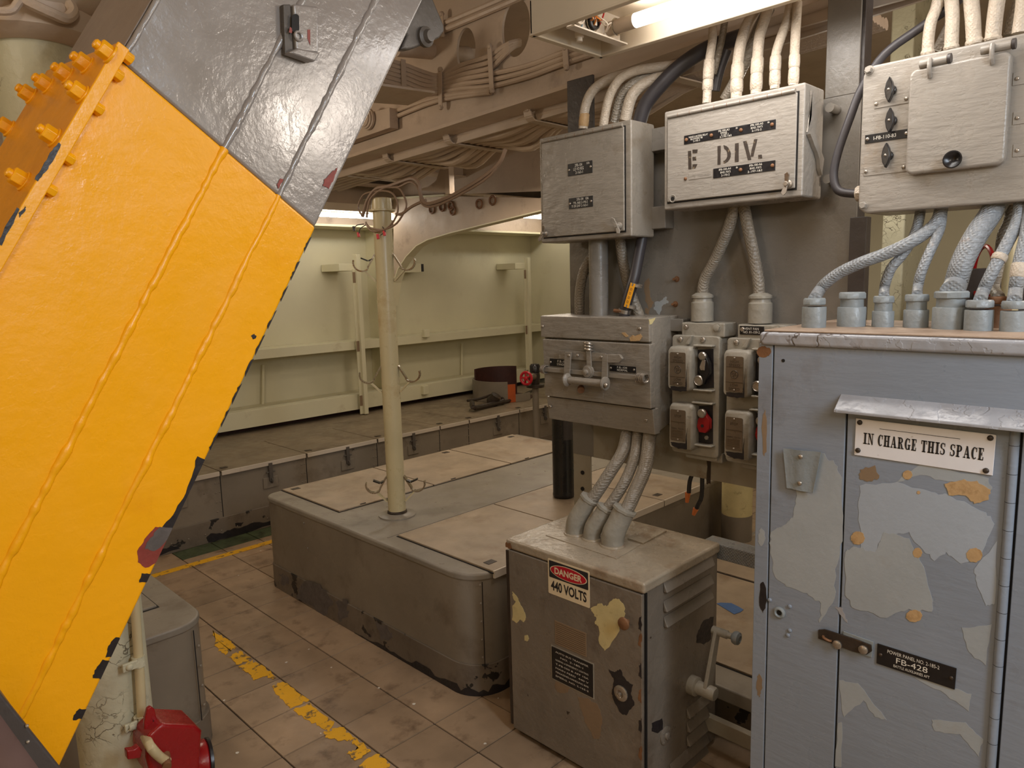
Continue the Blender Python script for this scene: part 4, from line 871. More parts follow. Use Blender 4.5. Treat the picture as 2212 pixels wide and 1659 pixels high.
for k, P in enumerate(([(1343, 719), (1350, 718), (1358, 726), (1352, 728)], [(1360, 730), (1366, 724), (1372, 726), (1384, 721), (1388, 727), (1382, 736), (1362, 737)])): obj('peeled_paint', polyX(M(), XS + .001, rough_poly(P, .7, 4, k), .0008), 'tan_patch', t)
obj('peeled_paint', M().prism([W(u, v, 'y', yR) for u, v in rough_poly([(1401, 690), (1416, 686), (1408, 700), (1403, 702)], .8, 3, 5)], (0, -.0006, 0)), 'cream_patch', t)
obj('mounting_bracket', M().box(XS + .12, XP, yR - .045, yR + .01, zT - .05, zT - .01), 'panel_gray', t, .003)
# ------------------------------------------------------------------ fan push-button stations
def station():
    k = lambda P: sc_(P, .24118, 1400, 640)
    Xb = .515
    ya, yb = W(1451, 850, 'x', Xb).y, W(1553, 850, 'x', Xb).y; za, zb = W(1500, 725, 'x', Xb).z, W(1500, 983, 'x', Xb).z
    t = thing('fan_station', 'grey two speed fan push-button station right of the transfer switch, fully in view', 'push-button station', (Xb, (ya + yb) / 2, zb), 'fan push-button stations')
    obj('base', M().prism([(Xb, y, z) for y, z in rbox(yb, ya, zb, za, .012, 4)], (XP - Xb, 0, 0)), 'fitting_gray', t, .004, 3)
    a, b = W(1472, 696, 'x', Xb + .01), W(1557, 722, 'x', Xb + .01)
    mt_ = obj('top_lug', M().box(Xb + .01, XP, b.y - .012, a.y, b.z - .01, a.z), 'fitting_gray', t, .005, 3)
    for u, v, r in ((1483, 706, .007), (1549, 708, .011)): obj('bolt', (lambda m: m.hexbolt(W(u, v, 'x', Xb + .01), XN, r, .008))(M()), 'worn_metal' if r < .01 else 'fitting_gray', mt_)
    for u, v in ((1470, 733), (1519, 734)): obj('cover_screw', M().screw(W(u, v, 'x', Xb), XN, .009), 'worn_metal', t)
    a, b = W(1480, 980, 'x', Xb + .02), W(1560, 1002, 'x', Xb + .02)
    ll = obj('bottom_lug', M().box(Xb + .02, XP, b.y, a.y, b.z, a.z + .02), 'fitting_gray', t, .005); obj('bolt', (lambda m: m.hexbolt(W(1547, 990, 'x', Xb + .02), XN, .009, .008))(M()), 'fitting_gray', ll)
    # conduit entry
    c = W(1517, 690, 'x', Xb + .045); zt_ = W(1517, 650, 'x', Xb + .045).z
    tb = obj('conduit_hub', M().lathe((c.x, c.y, c.z - .005), UZ, [(.034, 0), (.034, zt_ - c.z), (.030, zt_ - c.z + .003), (.028, zt_ - c.z + .012), (.033, zt_ - c.z + .015), (.033, zt_ - c.z + .022), (.020, zt_ - c.z + .030)], 24), 'fitting_gray', t)
    obj('ridge', M().prism([W(u, v, 'x', Xb - .002) for u, v in k([(345, 430), (400, 345), (412, 350), (385, 430)])], XN * .014), 'fitting_gray', t, .003)
    def pod(Xp, tl, br, depth):
        a, b = W(*tl, 'x', Xp), W(*br, 'x', Xp); m = M()
        ps = rbox(b.y, a.y, b.z, a.z, .010, 4); big = rbox(b.y - .004, a.y + .002, b.z - .004, a.z + .006, .012, 4); n = len(ps)
        m.add([(Xp, y, z) for y, z in ps] + [(Xp + .008, y, z) for y, z in big] + [(Xb + .002, y, z) for y, z in big], [list(range(n))] + [(i + q * n, i + (q + 1) * n, (i + 1) % n + (q + 1) * n, (i + 1) % n + q * n) for q in (0, 1) for i in range(n)])
        return obj('pod', m, 'fitting_gray', t, 0, smooth=60)
    Xp = Xb - .042
    p1 = pod(Xp, (1444, 752), (1489, 843), .05); p2 = pod(Xp, (1447, 874), (1492, 972), .05)
    def plate(tl, br, rows, P):
        a, b = W(*tl, 'x', Xp), W(*br, 'x', Xp); n = obj('label_plate', M().prism([(Xp + .0005, y, z) for y, z in rbox(b.y, a.y, b.z, a.z, .005, 3)], XN * .0025), 'brass_plate', P, .0006)
        H = a.z - b.z; yc = (a.y + b.y) / 2; Wd = a.y - b.y
        for f, kind in rows:
            z = a.z - H * f
            if kind == '-': obj('line', M().box(Xp - .0026, Xp - .0018, b.y + .002, a.y - .002, z - .0005, z + .0005), 'brass_line', n)
            elif kind == '=': obj('line', M().box(Xp - .0026, Xp - .0018, b.y + .008, a.y - .004, z - .0003, z + .0003), 'brass_line', n)
            elif kind == 'O':
                c = V((Xp - .002, yc, z)); e = M(); e.torus(c, XN, .0115, .0009, 24, 5)
                for q in range(4):
                    an = q * PI / 2 + .4; e.torus(c + V((0, math.cos(an) * .0085, math.sin(an) * .0085)), XN, .0026, .0006, 10, 4)
                obj('round_emblem', e, 'brass_line', n); lettering(n, 'GE', c + XN * .0008, RY, UZ, .010, .008, 'brass_line')
            elif kind.startswith('~'): lettering(n, kind[1:], V((Xp - .0024, yc, z)), RY, UZ, Wd * .82, H * .035, 'brass_line')
            else: lettering(n, kind, V((Xp - .0024, yc, z)), RY, UZ, Wd * (.62 if len(kind) > 4 else .45), H * .075, 'brass_line')
        for z in (a.z - H * .05, b.z + H * .05): obj('screw', M().screw(V((Xp - .002, yc, z)), XN, .0032), 'worn_metal', n)
    plate((1448, 760), (1481, 835), [(.15, 'HIGH'), (.25, 'SPEED'), (.30, '-'), (.51, 'O'), (.73, '-'), (.81, 'LOW'), (.92, 'SPEED')], p1)
    plate((1449, 883), (1481, 955), [(.2, 'STOP'), (.39, '-'), (.60, '~GENERAL   ELECTRIC'), (.67, '='), (.71, '='), (.76, '='), (.81, '='), (.87, '=')], p2)
    ch = M(); ch.prism([W(u, v, 'x', Xp) for u, v in rough_poly(k([(200, 805), (335, 812), (352, 600), (345, 850), (290, 855), (200, 835)]), .8, 4, 2)], XN * .0006); obj('chipped_paint', ch, 'black_chip', p1)
    ch = M(); ch.prism([W(u, v, 'x', Xp) for u, v in rough_poly(k([(200, 1305), (335, 1318), (350, 1180), (348, 1372), (270, 1365), (215, 1335)]), .8, 4, 2)], XN * .0006); obj('chipped_paint', ch, 'black_chip', p2)
    # recess walls, ledges, levers on the right half
    obj('recess', M().prism([W(u, v, 'x', Xb - .001) for u, v in k([(420, 480), (585, 470), (590, 820), (420, 830)])], XN * .001), 'black_chip', t); obj('recess', M().prism([W(u, v, 'x', Xb - .001) for u, v in k([(415, 985), (580, 975), (582, 1320), (415, 1335)])], XN * .001), 'black_chip', t)
    for tl, br in (((1499, 744), (1541, 750)), ((1499, 839), (1541, 847)), ((1496, 867), (1541, 875)), ((1499, 958), (1540, 967))):
        a, b = W(*tl, 'x', Xb - .015), W(*br, 'x', Xb - .015); obj('ledge', M().prism([(Xb, y, b.z) for y in ()] or [V((Xb, a.y, b.z)), V((Xb - .030, a.y - .004, b.z)), V((Xb - .024, b.y, b.z)), V((Xb, b.y, b.z))], (0, 0, max(.006, a.z - b.z))), 'fitting_gray', t, .003)
    def lever(cu, cv, lo, up, mt, tipmt, knobmt):
        c = W(cu, cv, 'x', Xb - .006); l = M()
        l.prism([W(u, v, 'x', Xb - .008) for u, v in k(up)], XN * .018); L_ = obj('lever', l, mt, t, .003)
        return L_
    L1 = lever(0, 0, 0, [(500, 505), (540, 520), (570, 600), (575, 680), (520, 790), (500, 700), (475, 660), (490, 590)], 'black_plastic', 0, 0)
    p = W(1518, 769, 'x', Xb - .026); m = M(); m.lathe(p, XN, [(.012, -.004), (.013, .004), (.010, .007)], 14); obj('button', m, 'worn_metal', L1)
    obj('crank_arm', M().prism([W(u, v, 'x', Xb - .026) for u, v in k([(490, 570), (520, 570), (512, 665), (475, 660), (468, 630)])], XN * .006), 'worn_metal', L1, .002)
    p = W(1513, 821, 'x', Xb - .012); obj('push_button', M().lathe(p, XN, [(.016, -.004), (.016, .012), (.013, .015), (.012, .014)], 18), 'worn_metal', t)
    L2 = lever(0, 0, 0, [(470, 1100), (520, 1010), (540, 1050), (575, 1100), (575, 1180), (540, 1220), (480, 1210), (462, 1160)], 'red_paint', 0, 0)
    p = W(1516, 893, 'x', Xb - .026); obj('button', M().lathe(p, XN, [(.014, -.004), (.014, .003), (.011, .006)], 14), 'worn_metal', L2); obj('pivot_hole', M().lathe(W(1517, 920, 'x', Xb - .0265), XN, [(.005, 0), (.005, .0008)], 12), 'black_chip', L2)
    obj('push_button', M().lathe(W(1505, 918, 'x', Xb - .005), (-1, .5, 0), [(.009, -.006), (.009, .012), (.007, .015)], 14), 'worn_metal', t); obj('bolt', (lambda m: m.hexbolt(W(1528, 945, 'x', Xb), XN, .007, .008))(M()), 'fitting_gray', t)
    return t
stn = station()
dY = W(1448 + 118, 770, 'x', .515).y - W(1448, 760, 'x', .515).y
st2 = copy_tree(stn, (0, dY, -.002)); st2['label'] = 'grey fan push-button station half hidden by the blue grey cabinet, with a VENT FAN plate'
a, b = W(1599, 704, 'x', .524), W(1650, 724, 'x', .524)
n = obj('nameplate', M().box(.5215, .526, b.y, a.y, b.z, a.z), 'black_plate', st2, .0006)
lettering(n, 'VENT FAN', V((.5211, (a.y + b.y) / 2, a.z - (a.z - b.z) * .3)), RY, UZ, (a.y - b.y) * .6, .007, 'white_ink'); lettering(n, 'NO. 01-159-2', V((.5211, (a.y + b.y) / 2, a.z - (a.z - b.z) * .7)), RY, UZ, (a.y - b.y) * .7, .007, 'white_ink')
# ------------------------------------------------------------------ 440 volt transfer box
X0, X1, Y0, Y1_, Z1 = .153, .569, -.922, -1.463, .695
t = thing('transfer_box', 'peeling grey steel 440 VOLTS transfer box with crank on its louvred side', 'electrical box', ((X0 + X1) / 2, (Y0 + Y1_) / 2, 0))
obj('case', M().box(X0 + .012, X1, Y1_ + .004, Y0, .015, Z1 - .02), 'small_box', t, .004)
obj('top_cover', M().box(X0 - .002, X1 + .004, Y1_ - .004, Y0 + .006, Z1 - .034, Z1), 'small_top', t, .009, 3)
d = obj('door', M().box(X0 - .002, X0 + .012, Y1_ + .004, Y0 - .006, .02, Z1 - .036), 'small_box', t, .004)
obj('hinge_side', M().box(X0 - .001, X0 + .02, Y0 - .006, Y0 + .008, .03, Z1 - .04), 'dark_metal', t, .003)
obj('corner_gap', M().box(X0 + .012, X0 + .020, Y1_ + .001, Y1_ + .006, .02, Z1 - .036), 'gap_dark', t)
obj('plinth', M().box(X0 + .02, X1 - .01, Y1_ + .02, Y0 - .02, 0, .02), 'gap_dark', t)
XD = X0 - .002; k4 = lambda P: sc_(P, .217, 1080, 1080); k8 = lambda P: sc_(P, .27125, 1080, 1360)
def frontY(u, v): return W(u, v, 'x', XD)
P = [frontY(*q) for q in ((1183, 1205), (1272, 1234), (1276, 1314), (1186, 1281))]
ya = (P[0].y + P[3].y) / 2; yb = (P[1].y + P[2].y) / 2; za = (P[0].z + P[1].z) / 2; zb = (P[2].z + P[3].z) / 2; SW, SH = ya - yb, za - zb
sg = obj('danger_sign', M().prism([(XD, y, z) for y, z in rbox(yb, ya, zb, za, .004, 3)], XN * .001), 'sign_cream', d)
yc = (ya + yb) / 2
obj('black_panel', M().prism([(XD - .001, y, z) for y, z in rbox(yb + SW * .03, ya - SW * .03, zb + SH * .48, za - SH * .045, .003, 3)], XN * .0004), 'ink_black', sg)
ec = zb + SH * .715
el = lambda ry, rz: [(XD - .0014, yc + ry * math.cos(q), ec + rz * math.sin(q)) for q in [2 * PI * i / 40 for i in range(40)]]
obj('oval_border', M().prism(el(SW * .445, SH * .195), XN * .0003), 'sign_cream', sg); obj('red_oval', M().prism([(x - .0003, y, z) for x, y, z in el(SW * .425, SH * .178)], XN * .0003), 'sign_red', sg)
lettering(sg, 'DANGER', V((XD - .0022, yc, ec)), RY, UZ, SW * .66, SH * .185, 'sign_cream', .035); lettering(sg, '440 VOLTS', V((XD - .0014, yc, zb + SH * .26)), RY, UZ, SW * .86, SH * .285, 'ink_black', .03)
P = [frontY(*q) for q in ((1199, 1338), (1267, 1369), (1267, 1418), (1199, 1390))]
n = obj('brass_nameplate', M().box(XD - .0015, XD, P[1].y, P[0].y, (P[3].z + P[2].z) / 2, (P[0].z + P[1].z) / 2), 'brown_patch', d, .0006); za, zb = (P[0].z + P[1].z) / 2, (P[3].z + P[2].z) / 2
for k in range(11): z = za - (za - zb) * (k + 1) / 12; obj('engraved_line', M().box(XD - .0019, XD - .0014, P[1].y + .004, P[0].y - .004, z - .0004, z + .0004), 'brass_line', n)
P = [frontY(*q) for q in ((1191, 1397), (1281, 1433), (1282, 1504), (1195, 1468))]
za, zb = (P[0].z + P[1].z) / 2, (P[2].z + P[3].z) / 2; ya, yb = (P[0].y + P[3].y) / 2, (P[1].y + P[2].y) / 2
obj('plate_frame', M().box(XD - .001, XD, yb - .004, ya + .004, zb - .004, za + .004), 'fitting_gray', d, .001)
n = obj('black_nameplate', M().box(XD - .0022, XD - .0008, yb, ya, zb, za), 'black_plate', d, .0005)
for k, tx in enumerate(('AUTO BUS TRANSFER', 'NO. 2-180-1', 'NORMAL & EMERGENCY LIGHTING', 'T-FB-550 & AFF 10A', 'MAIN FEED  440 V', 'MAGAZINES-HANDLING RMS', 'EMERG. NO. 2-163-2')):
    z = za - (za - zb) * (k + .9) / 8; lettering(n, tx, V((XD - .0026, (ya + yb) / 2, z)), RY, UZ, (ya - yb) * (.55 if k in (1, ) else .8), .0055, 'white_ink')
def patch(P, mt, sd, amp=1.6, par=None, th=.0006, X=None, name='peeled_paint'):
    return obj(name, M().prism([W(u, v, 'x', XD if X is None else X) for u, v in rough_poly(P, amp, 5, sd)], XN * th), mt, par or d)
patch(k4([(905, 1075), (1000, 1030), (1060, 1060), (1130, 985), (1190, 990), (1240, 1060), (1245, 1150), (1190, 1230), (1190, 1300), (1100, 1440), (1045, 1500), (990, 1430), (985, 1270), (945, 1225), (965, 1180), (920, 1110)]), 'cream_patch', 1)
patch(k4([(125, 910), (185, 985), (190, 1010), (235, 1090), (258, 1170), (240, 1215), (205, 1190), (165, 1225), (120, 1190), (125, 1060), (160, 1010), (130, 960)]), 'cream_patch', 2)
patch(k4([(245, 1350), (275, 1345), (290, 1380), (275, 1405), (245, 1400)]), 'cream_patch', 3, .6)
patch(k8([(620, 540), (700, 545), (780, 600), (815, 710), (790, 870), (750, 870), (680, 740), (650, 640)]), 'brown_patch', 4)
patch(k8([(865, 315), (915, 340), (955, 315), (1000, 395), (1060, 440), (1045, 520), (1070, 600), (1010, 680), (970, 670), (905, 560), (890, 500), (910, 410)]), 'black_chip', 5, name='chipped_paint')
patch(k8([(440, 410), (560, 450), (540, 500), (480, 510), (440, 470)]), 'brown_patch', 6)
p = frontY(1342, 1497); m = M(); m.lathe(p, XN, [(.024, 0), (.024, .004), (.019, .008), (.012, .008), (.008, .004)], 18); m.lathe(p, XN, [(.006, 0), (.006, .012), (.002, .014)], 10); obj('lock', m, 'worn_metal', d)
p = frontY(1356, 1342); m = M(); m.lathe(p, XN, [(.007, 0), (.007, .016), (.019, .018), (.018, .024), (.008, .028)], 14); obj('door_knob', m, 'rust', d)
rd = random.Random(5)
for k in range(7):
    z = .06 + .085 * k + rd.uniform(-.02, .02); m = M().prism([V((XD, Y1_ + .006 + (q[0]), z + q[1])) for q in rough_poly([(0, 0), (.010, .004), (.008, .035), (0, .045)], .003, 4, k)], XN * .0006); obj('chipped_paint', m, 'rust' if k % 2 else 'black_chip', d)
# side face
YS = Y1_ + .004; sd_ = lambda u, v: W(u, v, 'y', YS)
def louver(tl, br):
    a, b = sd_(*tl), sd_(*br); xa, xb = a.x, b.x; z = (a.z + b.z) / 2
    obj('louver', M().prism([V((xa, YS, z + .022)), V((xa, YS - .016, z - .012)), V((xa, YS, z - .014))], (xb - xa, 0, 0)), 'small_box', t, .004)
for tl, br in (((1432, 1268), (1537, 1214)), ((1432, 1308), (1535, 1255)), ((1433, 1342), (1535, 1286))): louver(tl, br)
for tl, br in (((1482, 1538), (1526, 1512)), ((1482, 1568), (1526, 1540)), ((1482, 1598), (1526, 1570)), ((1446, 1650), (1526, 1604)), ((1446, 1680), (1526, 1634))): louver(tl, br)
cr_ = thing('crank', 'beige crank handle with round knob on the side of the 440 volts box', 'crank', sd_(1492, 1478)) if 0 else None
hb = sd_(1492, 1478); ay = V((0, -1, 0)); hb2 = W(1510, 1486, 'y', YS - .06)
hub = obj('crank_hub', M().lathe(hb, ay, [(.030, -.002), (.030, .022), (.024, .026)], 20), 'fitting_gray', t)
bs = hb + ay * .03; obj('crank_boss', M().lathe(bs, ay, [(.0215, -.008), (.0215, .05), (.018, .056), (.010, .057)], 18), 'fitting_gray', hub)
tp_ = W(1545, 1362, 'y', bs.y - .02); b0 = bs + ay * .02; dv = (tp_ - b0); sdv = dv.cross(ay).normalized() * .015
obj('crank_arm', M().add([b0 - sdv * 1.3, b0 + sdv * 1.3, tp_ + sdv * .9, tp_ - sdv * .9, b0 - sdv * 1.3 + ay * .014, b0 + sdv * 1.3 + ay * .014, tp_ + sdv * .9 + ay * .012, tp_ - sdv * .9 + ay * .012], [(3, 2, 1, 0), (4, 5, 6, 7), (0, 1, 5, 4), (1, 2, 6, 5), (2, 3, 7, 6), (3, 0, 4, 7)]), 'fitting_gray', hub, .003)
e0 = tp_ - ay * .004; obj('crank_grip', M().lathe(e0, ay, [(.013, -.004), (.013, .045), (.010, .048), (.009, .062)], 16), 'fitting_gray', hub)
obj('crank_knob', M().lathe(e0 + ay * .06, ay, [(.009, 0), (.018, .006), (.021, .014), (.019, .023), (.010, .027), (.007, .024)], 20), 'tube_blue', hub)
p = sd_(1437, 1588); em = M(); em.lathe(p, ay, [(.028, 0), (.028, .004), (.024, .006)], 20); em.lathe(p, ay, [(.012, .004), (.010, .011), (.004, .013)], 12); kp = obj('round_boss', em, 'small_box', t)
for q in range(4): obj('rivet', M().screw(p + V((math.cos(q * PI / 2 + .8) * .021, -.005, math.sin(q * PI / 2 + .8) * .021)), ay, .003), 'small_box', kp)
obj('chipped_paint', M().prism([sd_(u, v) for u, v in rough_poly([(1408, 1562), (1430, 1552), (1432, 1575), (1420, 1584), (1408, 1580)], 1.2, 4, 1)], ay * .0006), 'black_chip', t)
obj('chipped_paint', M().prism([sd_(u, v) for u, v in rough_poly([(1541, 1332), (1520, 1340), (1508, 1362), (1504, 1388), (1520, 1392), (1535, 1380)], 1.5, 4, 2)], ay * .0006), 'black_chip', t)
# top plate and elbows
zt = Z1; tz = lambda u, v: W(u, v, 'z', zt)
obj('gasket_plate', M().prism([tz(u, v) for u, v in k4([(460, 350), (1440, 590 - 0), (1660, 325), (760, 130)])] and [tz(*q) for q in k4([(455, 355), (1160, 590), (1400, 450), (740, 250)])], (0, 0, .0025)), 'small_top', t, .001)
obj('gasket_plate', M().prism([tz(*q) for q in k4([(1270, 395), (1425, 445), (1660, 320), (1480, 265)])], (0, 0, .006)), 'small_top', t, .001)
obj('corner_rust', M().prism([V((X0 - .0030, y, z)) for y, z in rough_poly([(Y0 + .004, Z1 - .03), (Y0 - .03, Z1 - .03), (Y0 - .02, Z1 - .012), (Y0 + .002, Z1 - .012)], .003, 4, 3)], XN * .0005), 'rust', t)
BOX_TOP = zt
# ------------------------------------------------------------------ bent cables into the transfer box
def pix(P, Xs, k, ox, oy): return [W(ox + k * u, oy + k * v, 'x', x) for (u, v), x in zip(P, Xs)]
for i, (P, Q, r, re, lab) in enumerate((
        ([(872, 80), (860, 150), (820, 330), (700, 530), (540, 770)], [(500, 790), (425, 905), (378, 990), (362, 1060), (362, 1135)], .0205, .031, 'leftmost of the three bent armoured cables, running into the top of the 440 volts box'),
        ([(965, 90), (960, 190), (920, 420), (830, 640), (690, 855)], [(655, 880), (590, 990), (540, 1070), (525, 1120), (525, 1185)], .018, .028, 'middle, thinnest of the three bent armoured cables above the 440 volts box'),
        ([(1085, 90), (1075, 190), (1035, 480), (945, 700), (865, 875)], [(835, 895), (775, 1020), (735, 1105), (722, 1165), (722, 1245)], .022, .036, 'rightmost of the three bent armoured cables above the 440 volts box'))):
    bx = W(1160 + .22604 * Q[-1][0], 900 + .22604 * (Q[-1][1] - 10), 'z', BOX_TOP).x
    t = thing('elbow_cable', lab, 'cable', W(1160 + .22604 * Q[-1][0], 900 + .22604 * Q[-1][1], 'x', bx), 'armoured cables into the 440 volts box')
    c = pix(P, [.50, .495, .45, bx + .07, bx + .03], .22604, 1160, 900); q = pix(Q, [bx + .022, bx + .010, bx + .002, bx, bx], .22604, 1160, 900)
    q[-1].z = BOX_TOP + .001; q[-2].x = q[-1].x; q[-2].y = q[-1].y
    obj('cable', M().tube(c + [q[0] + (q[1] - q[0]) * .1], r, 14, 5), 'braid_gray', t)
    ax = (q[0] - q[1]).normalized()
    obj('elbow', M().tube(q, [re * .96, re * .98, re * 1.02, re, re * .98], 18, 4), 'fitting_gray', t)
    obj('gland_nut', M().lathe(q[0] - ax * .002, ax, [(re * .98, -.004), (re * 1.12, 0), (re * 1.12, .008), (re * .8, .010), (r * 1.05, .012)], 8), 'fitting_gray', t)
    obj('weld_ring', M().torus(q[-1] + V((0, 0, .003)), UZ, re + .001, .005, 20, 6), 'small_top', t)
# ------------------------------------------------------------------ cables around the rack
def run(lab, P, Xs, r, mt, k=1, ox=0, oy=0, wraps=(), group=None, name='cable', wmt=None, sub=5, n=12):
    pts = pix(P, Xs if isinstance(Xs, (list, tuple)) else [Xs] * len(P), k, ox, oy)
    if not wraps:
        o = obj(name, M().tube(pts, r, n, sub), mt); return tag(o, lab, 'cable', group)
    t = thing(name, lab, 'cable', pts[0], group); obj('sheath', M().tube(pts, r, n, sub), mt, t)
    for (i, f0, f1, rr) in wraps:
        a = pts[i].lerp(pts[i + 1], f0); b = pts[i].lerp(pts[i + 1], f1); ax = (b - a).normalized(); L_ = (b - a).length
        obj('tape_wrap', M().lathe(a, ax, [(rr * .9, 0), (rr, .003), (rr * 1.04, L_ * .4), (rr, L_ - .003), (rr * .9, L_)], 12), wmt or mt, t)
    return t
K6 = dict(k=.30742, ox=1120, oy=0)
G = 'cables into the top of the relay box'
run('leftmost cable over the relay box, with a tan stained band near its foot', [(455, 905), (468, 760), (520, 640), (630, 560), (760, 520), (1000, 470)], [.50, .50, .51, .53, .56, .60], .0155, 'bright_cable', **K6, wraps=((0, .1, .75, .0165),), wmt='tan_patch')
run('second braided cable over the relay box, curling right over the first', [(595, 890), (632, 700), (700, 570), (800, 505), (950, 475), (1120, 455)], [.49, .49, .50, .52, .55, .6], .0145, 'bright_cable', **K6)
run('third, greyer braided cable over the relay box', [(672, 860), (715, 690), (785, 600), (900, 540), (1060, 500)], [.52, .52, .53, .56, .6], .0145, 'braid_gray', **K6)
run('fourth, thick tan marked braided cable over the relay box', [(750, 845), (785, 700), (840, 620), (960, 550), (1150, 470)], [.52, .52, .54, .57, .62], .0185, 'bright_cable', **K6)
run('thick smooth black cable arching from behind the relay box to the overhead', [(850, 860), (890, 740), (980, 620), (1130, 470), (1330, 340), (1560, 260)], [.54, .54, .55, .57, .6, .64], .023, 'black_cable', **K6)
G = 'cables into the top of the junction cabinet'
Z = BOXB[2]
run('leftmost pale cable on the E DIV cabinet, thinly taped', [(1322, 725), (1332, 560), (1342, 420), (1362, 290), (1368, 150), (1380, 60)], [.50, .50, .505, .51, .52, .54], .0125, 'bright_cable', **K6, wraps=((0, .55, 1, .015), (1, 0, 1, .0155)))
run('grey cable leaning behind the leftmost pale cable on the E DIV cabinet', [(1370, 520), (1400, 400), (1430, 270), (1450, 150), (1470, 70)], [.55, .55, .55, .56, .57], .010, 'braid_gray', **K6)
run('second pale cable on the E DIV cabinet, thick and taped', [(1530, 690), (1535, 560), (1542, 440), (1562, 310), (1600, 190), (1660, 80)], [.50, .50, .505, .51, .525, .55], .0155, 'bright_cable', **K6, wraps=((0, .3, 1, .0175), (1, 0, .9, .0178)))
run('thick grey braided cable leaning right behind the pale cables of the E DIV cabinet', [(1450, 700), (1540, 540), (1630, 350), (1700, 180), (1760, 60)], [.56, .56, .565, .57, .59], .0165, 'braid_gray', **K6)
run('third pale cable on the E DIV cabinet, taped halfway up', [(1668, 660), (1674, 520), (1680, 400), (1695, 250), (1735, 120), (1760, 40)], [.50, .50, .505, .51, .525, .55], .0145, 'bright_cable', **K6, wraps=((0, .2, 1, .0165), (1, 0, .95, .0168)))
run('fourth pale cable on the E DIV cabinet, leaning right at its top', [(1800, 625), (1803, 500), (1808, 390), (1835, 290), (1885, 150), (1910, 40)], [.50, .50, .505, .51, .52, .54], .0125, 'bright_cable', **K6, wraps=((0, .2, 1, .0145), (1, 0, .95, .0148)))
run('rightmost pale cable on the E DIV cabinet beside the grey post', [(1930, 600), (1937, 480), (1940, 380), (1946, 250), (1955, 100), (1960, 20)], [.50, .50, .505, .51, .52, .54], .0122, 'bright_cable', **K6, wraps=((0, .1, 1, .0138), (1, 0, .95, .014)))
run('black beaded cable behind the gap left of the second pale cable', [(1385, 640), (1400, 560), (1425, 470), (1470, 350)], .58, .013, 'black_cable', **K6)
K7 = dict(k=.23147, ox=1700, oy=0)
run('leftmost pale cable on the distribution box', [(1312, 500), (1322, 340), (1345, 200), (1395, 70), (1425, -80)], [.50, .50, .50, .505, .51], .0125, 'bright_cable', **K7, wraps=((0, -.1, .2, .0145),))
run('second, thick braided cable on the distribution box', [(1533, 450), (1540, 300), (1545, 150), (1538, 20), (1530, -90)], [.50] * 5, .0145, 'bright_cable', **K7, wraps=((0, -.1, .2, .016),))
run('third pale cable on the distribution box, with taped foot', [(1750, 410), (1742, 300), (1735, 180), (1722, 40), (1715, -90)], [.50] * 5, .0155, 'bright_cable', **K7, wraps=((0, -.1, .4, .0175),))
run('fourth cable on the distribution box, tan and rough', [(1920, 370), (1930, 260), (1942, 150), (1960, 20), (1975, -90)], [.50] * 5, .0155, 'bright_cable', **K7, wraps=((0, -.1, .3, .017),))
run('grey braided cable behind the fourth pale cable of the distribution box', [(2080, 330), (2110, 200), (2150, 90), (2200, -60)], .54, .0135, 'braid_gray', **K7)
run('rightmost pale cable on the distribution box at the photo edge', [(2175, 310), (2190, 200), (2205, 90), (2220, -80)], .50, .0155, 'bright_cable', **K7)
run('short rough cable leaning between the first two cables of the distribution box', [(1395, 470), (1440, 380), (1490, 280), (1560, 150)], .54, .010, 'braid_gray', **K7)
# below the relay box
zr = W(1296, 684, 'x', .50).z
a, b = W(1294, 690, 'x', .51), W(1294, 500, 'x', .51)
o = obj('conduit', M().cyl((a.x, a.y, zr - .004), (a.x, a.y, BOXA[3] + .002), .0325, n=24), 'panel_gray'); tag(o, 'thick straight grey conduit pipe between relay box and transfer switch', 'conduit')
run('dark braided cable curving left of the straight conduit', [(1252, 690), (1252, 640), (1258, 598), (1272, 565), (1292, 540)], [.55, .55, .55, .56, .57], .018, 'braid_gray')
run('grey cable dropping from the relay box behind the yellow tag', [(1338, 505), (1345, 560), (1358, 620), (1382, 684)], [.53, .54, .555, .57], .0175, 'braid_gray')
t = thing('tagged_cable', 'smooth black cable with a yellow tag and hose clamp', 'cable', W(1350, 680, 'x', .50))
P = [(1390, 500), (1384, 530), (1370, 600), (1355, 650), (1347, 690)]; pts = pix(P, [.54, .53, .50, .49, .49], 1, 0, 0)
obj('sheath', M().tube(pts, .018, 12, 5), 'black_cable', t)
a, b = W(1368, 612, 'x', .476), W(1353, 664, 'x', .470); d_ = (b - a); sdv = d_.cross(XN).normalized() * .0095
tg = obj('tag', M().obox(a - sdv, d_, sdv * 2, XN * .002), 'tag_yellow', t, .0008); 
for f in (.02, .9): obj('tie', M().lathe(a + d_ * f + V((.018, 0, 0)), d_, [(.0205, 0), (.0205, .009)], 16), 'worn_metal', tg)
lettering(tg, '0 0 0 0', a + d_ * .5 + XN * .0024, -d_.normalized(), sdv.normalized(), .05, .008, 'rust')
e = W(1349, 672, 'x', .49); obj('hose_clamp', M().lathe(e, pts[3] - pts[4], [(.0205, -.006), (.0205, .006)], 18), 'worn_metal', t); m = M(); m.cyl(e + V((-.012, .032, .002)), e + V((-.016, -.002, .0)), .006, n=8); obj('clamp_screw', m, 'rust', t)
run('left cable dropping from the E DIV cabinet into the first fan station', [(1588, 440), (1575, 490), (1545, 560), (1522, 605), (1517, 642)], [.55, .55, .555, .56, .56], .0175, 'braid_gray')
run('right cable dropping from the E DIV cabinet into the second fan station', [(1606, 440), (1615, 490), (1630, 560), (1638, 605), (1640, 640)], [.555, .555, .56, .56, .56], .017, 'braid_gray')
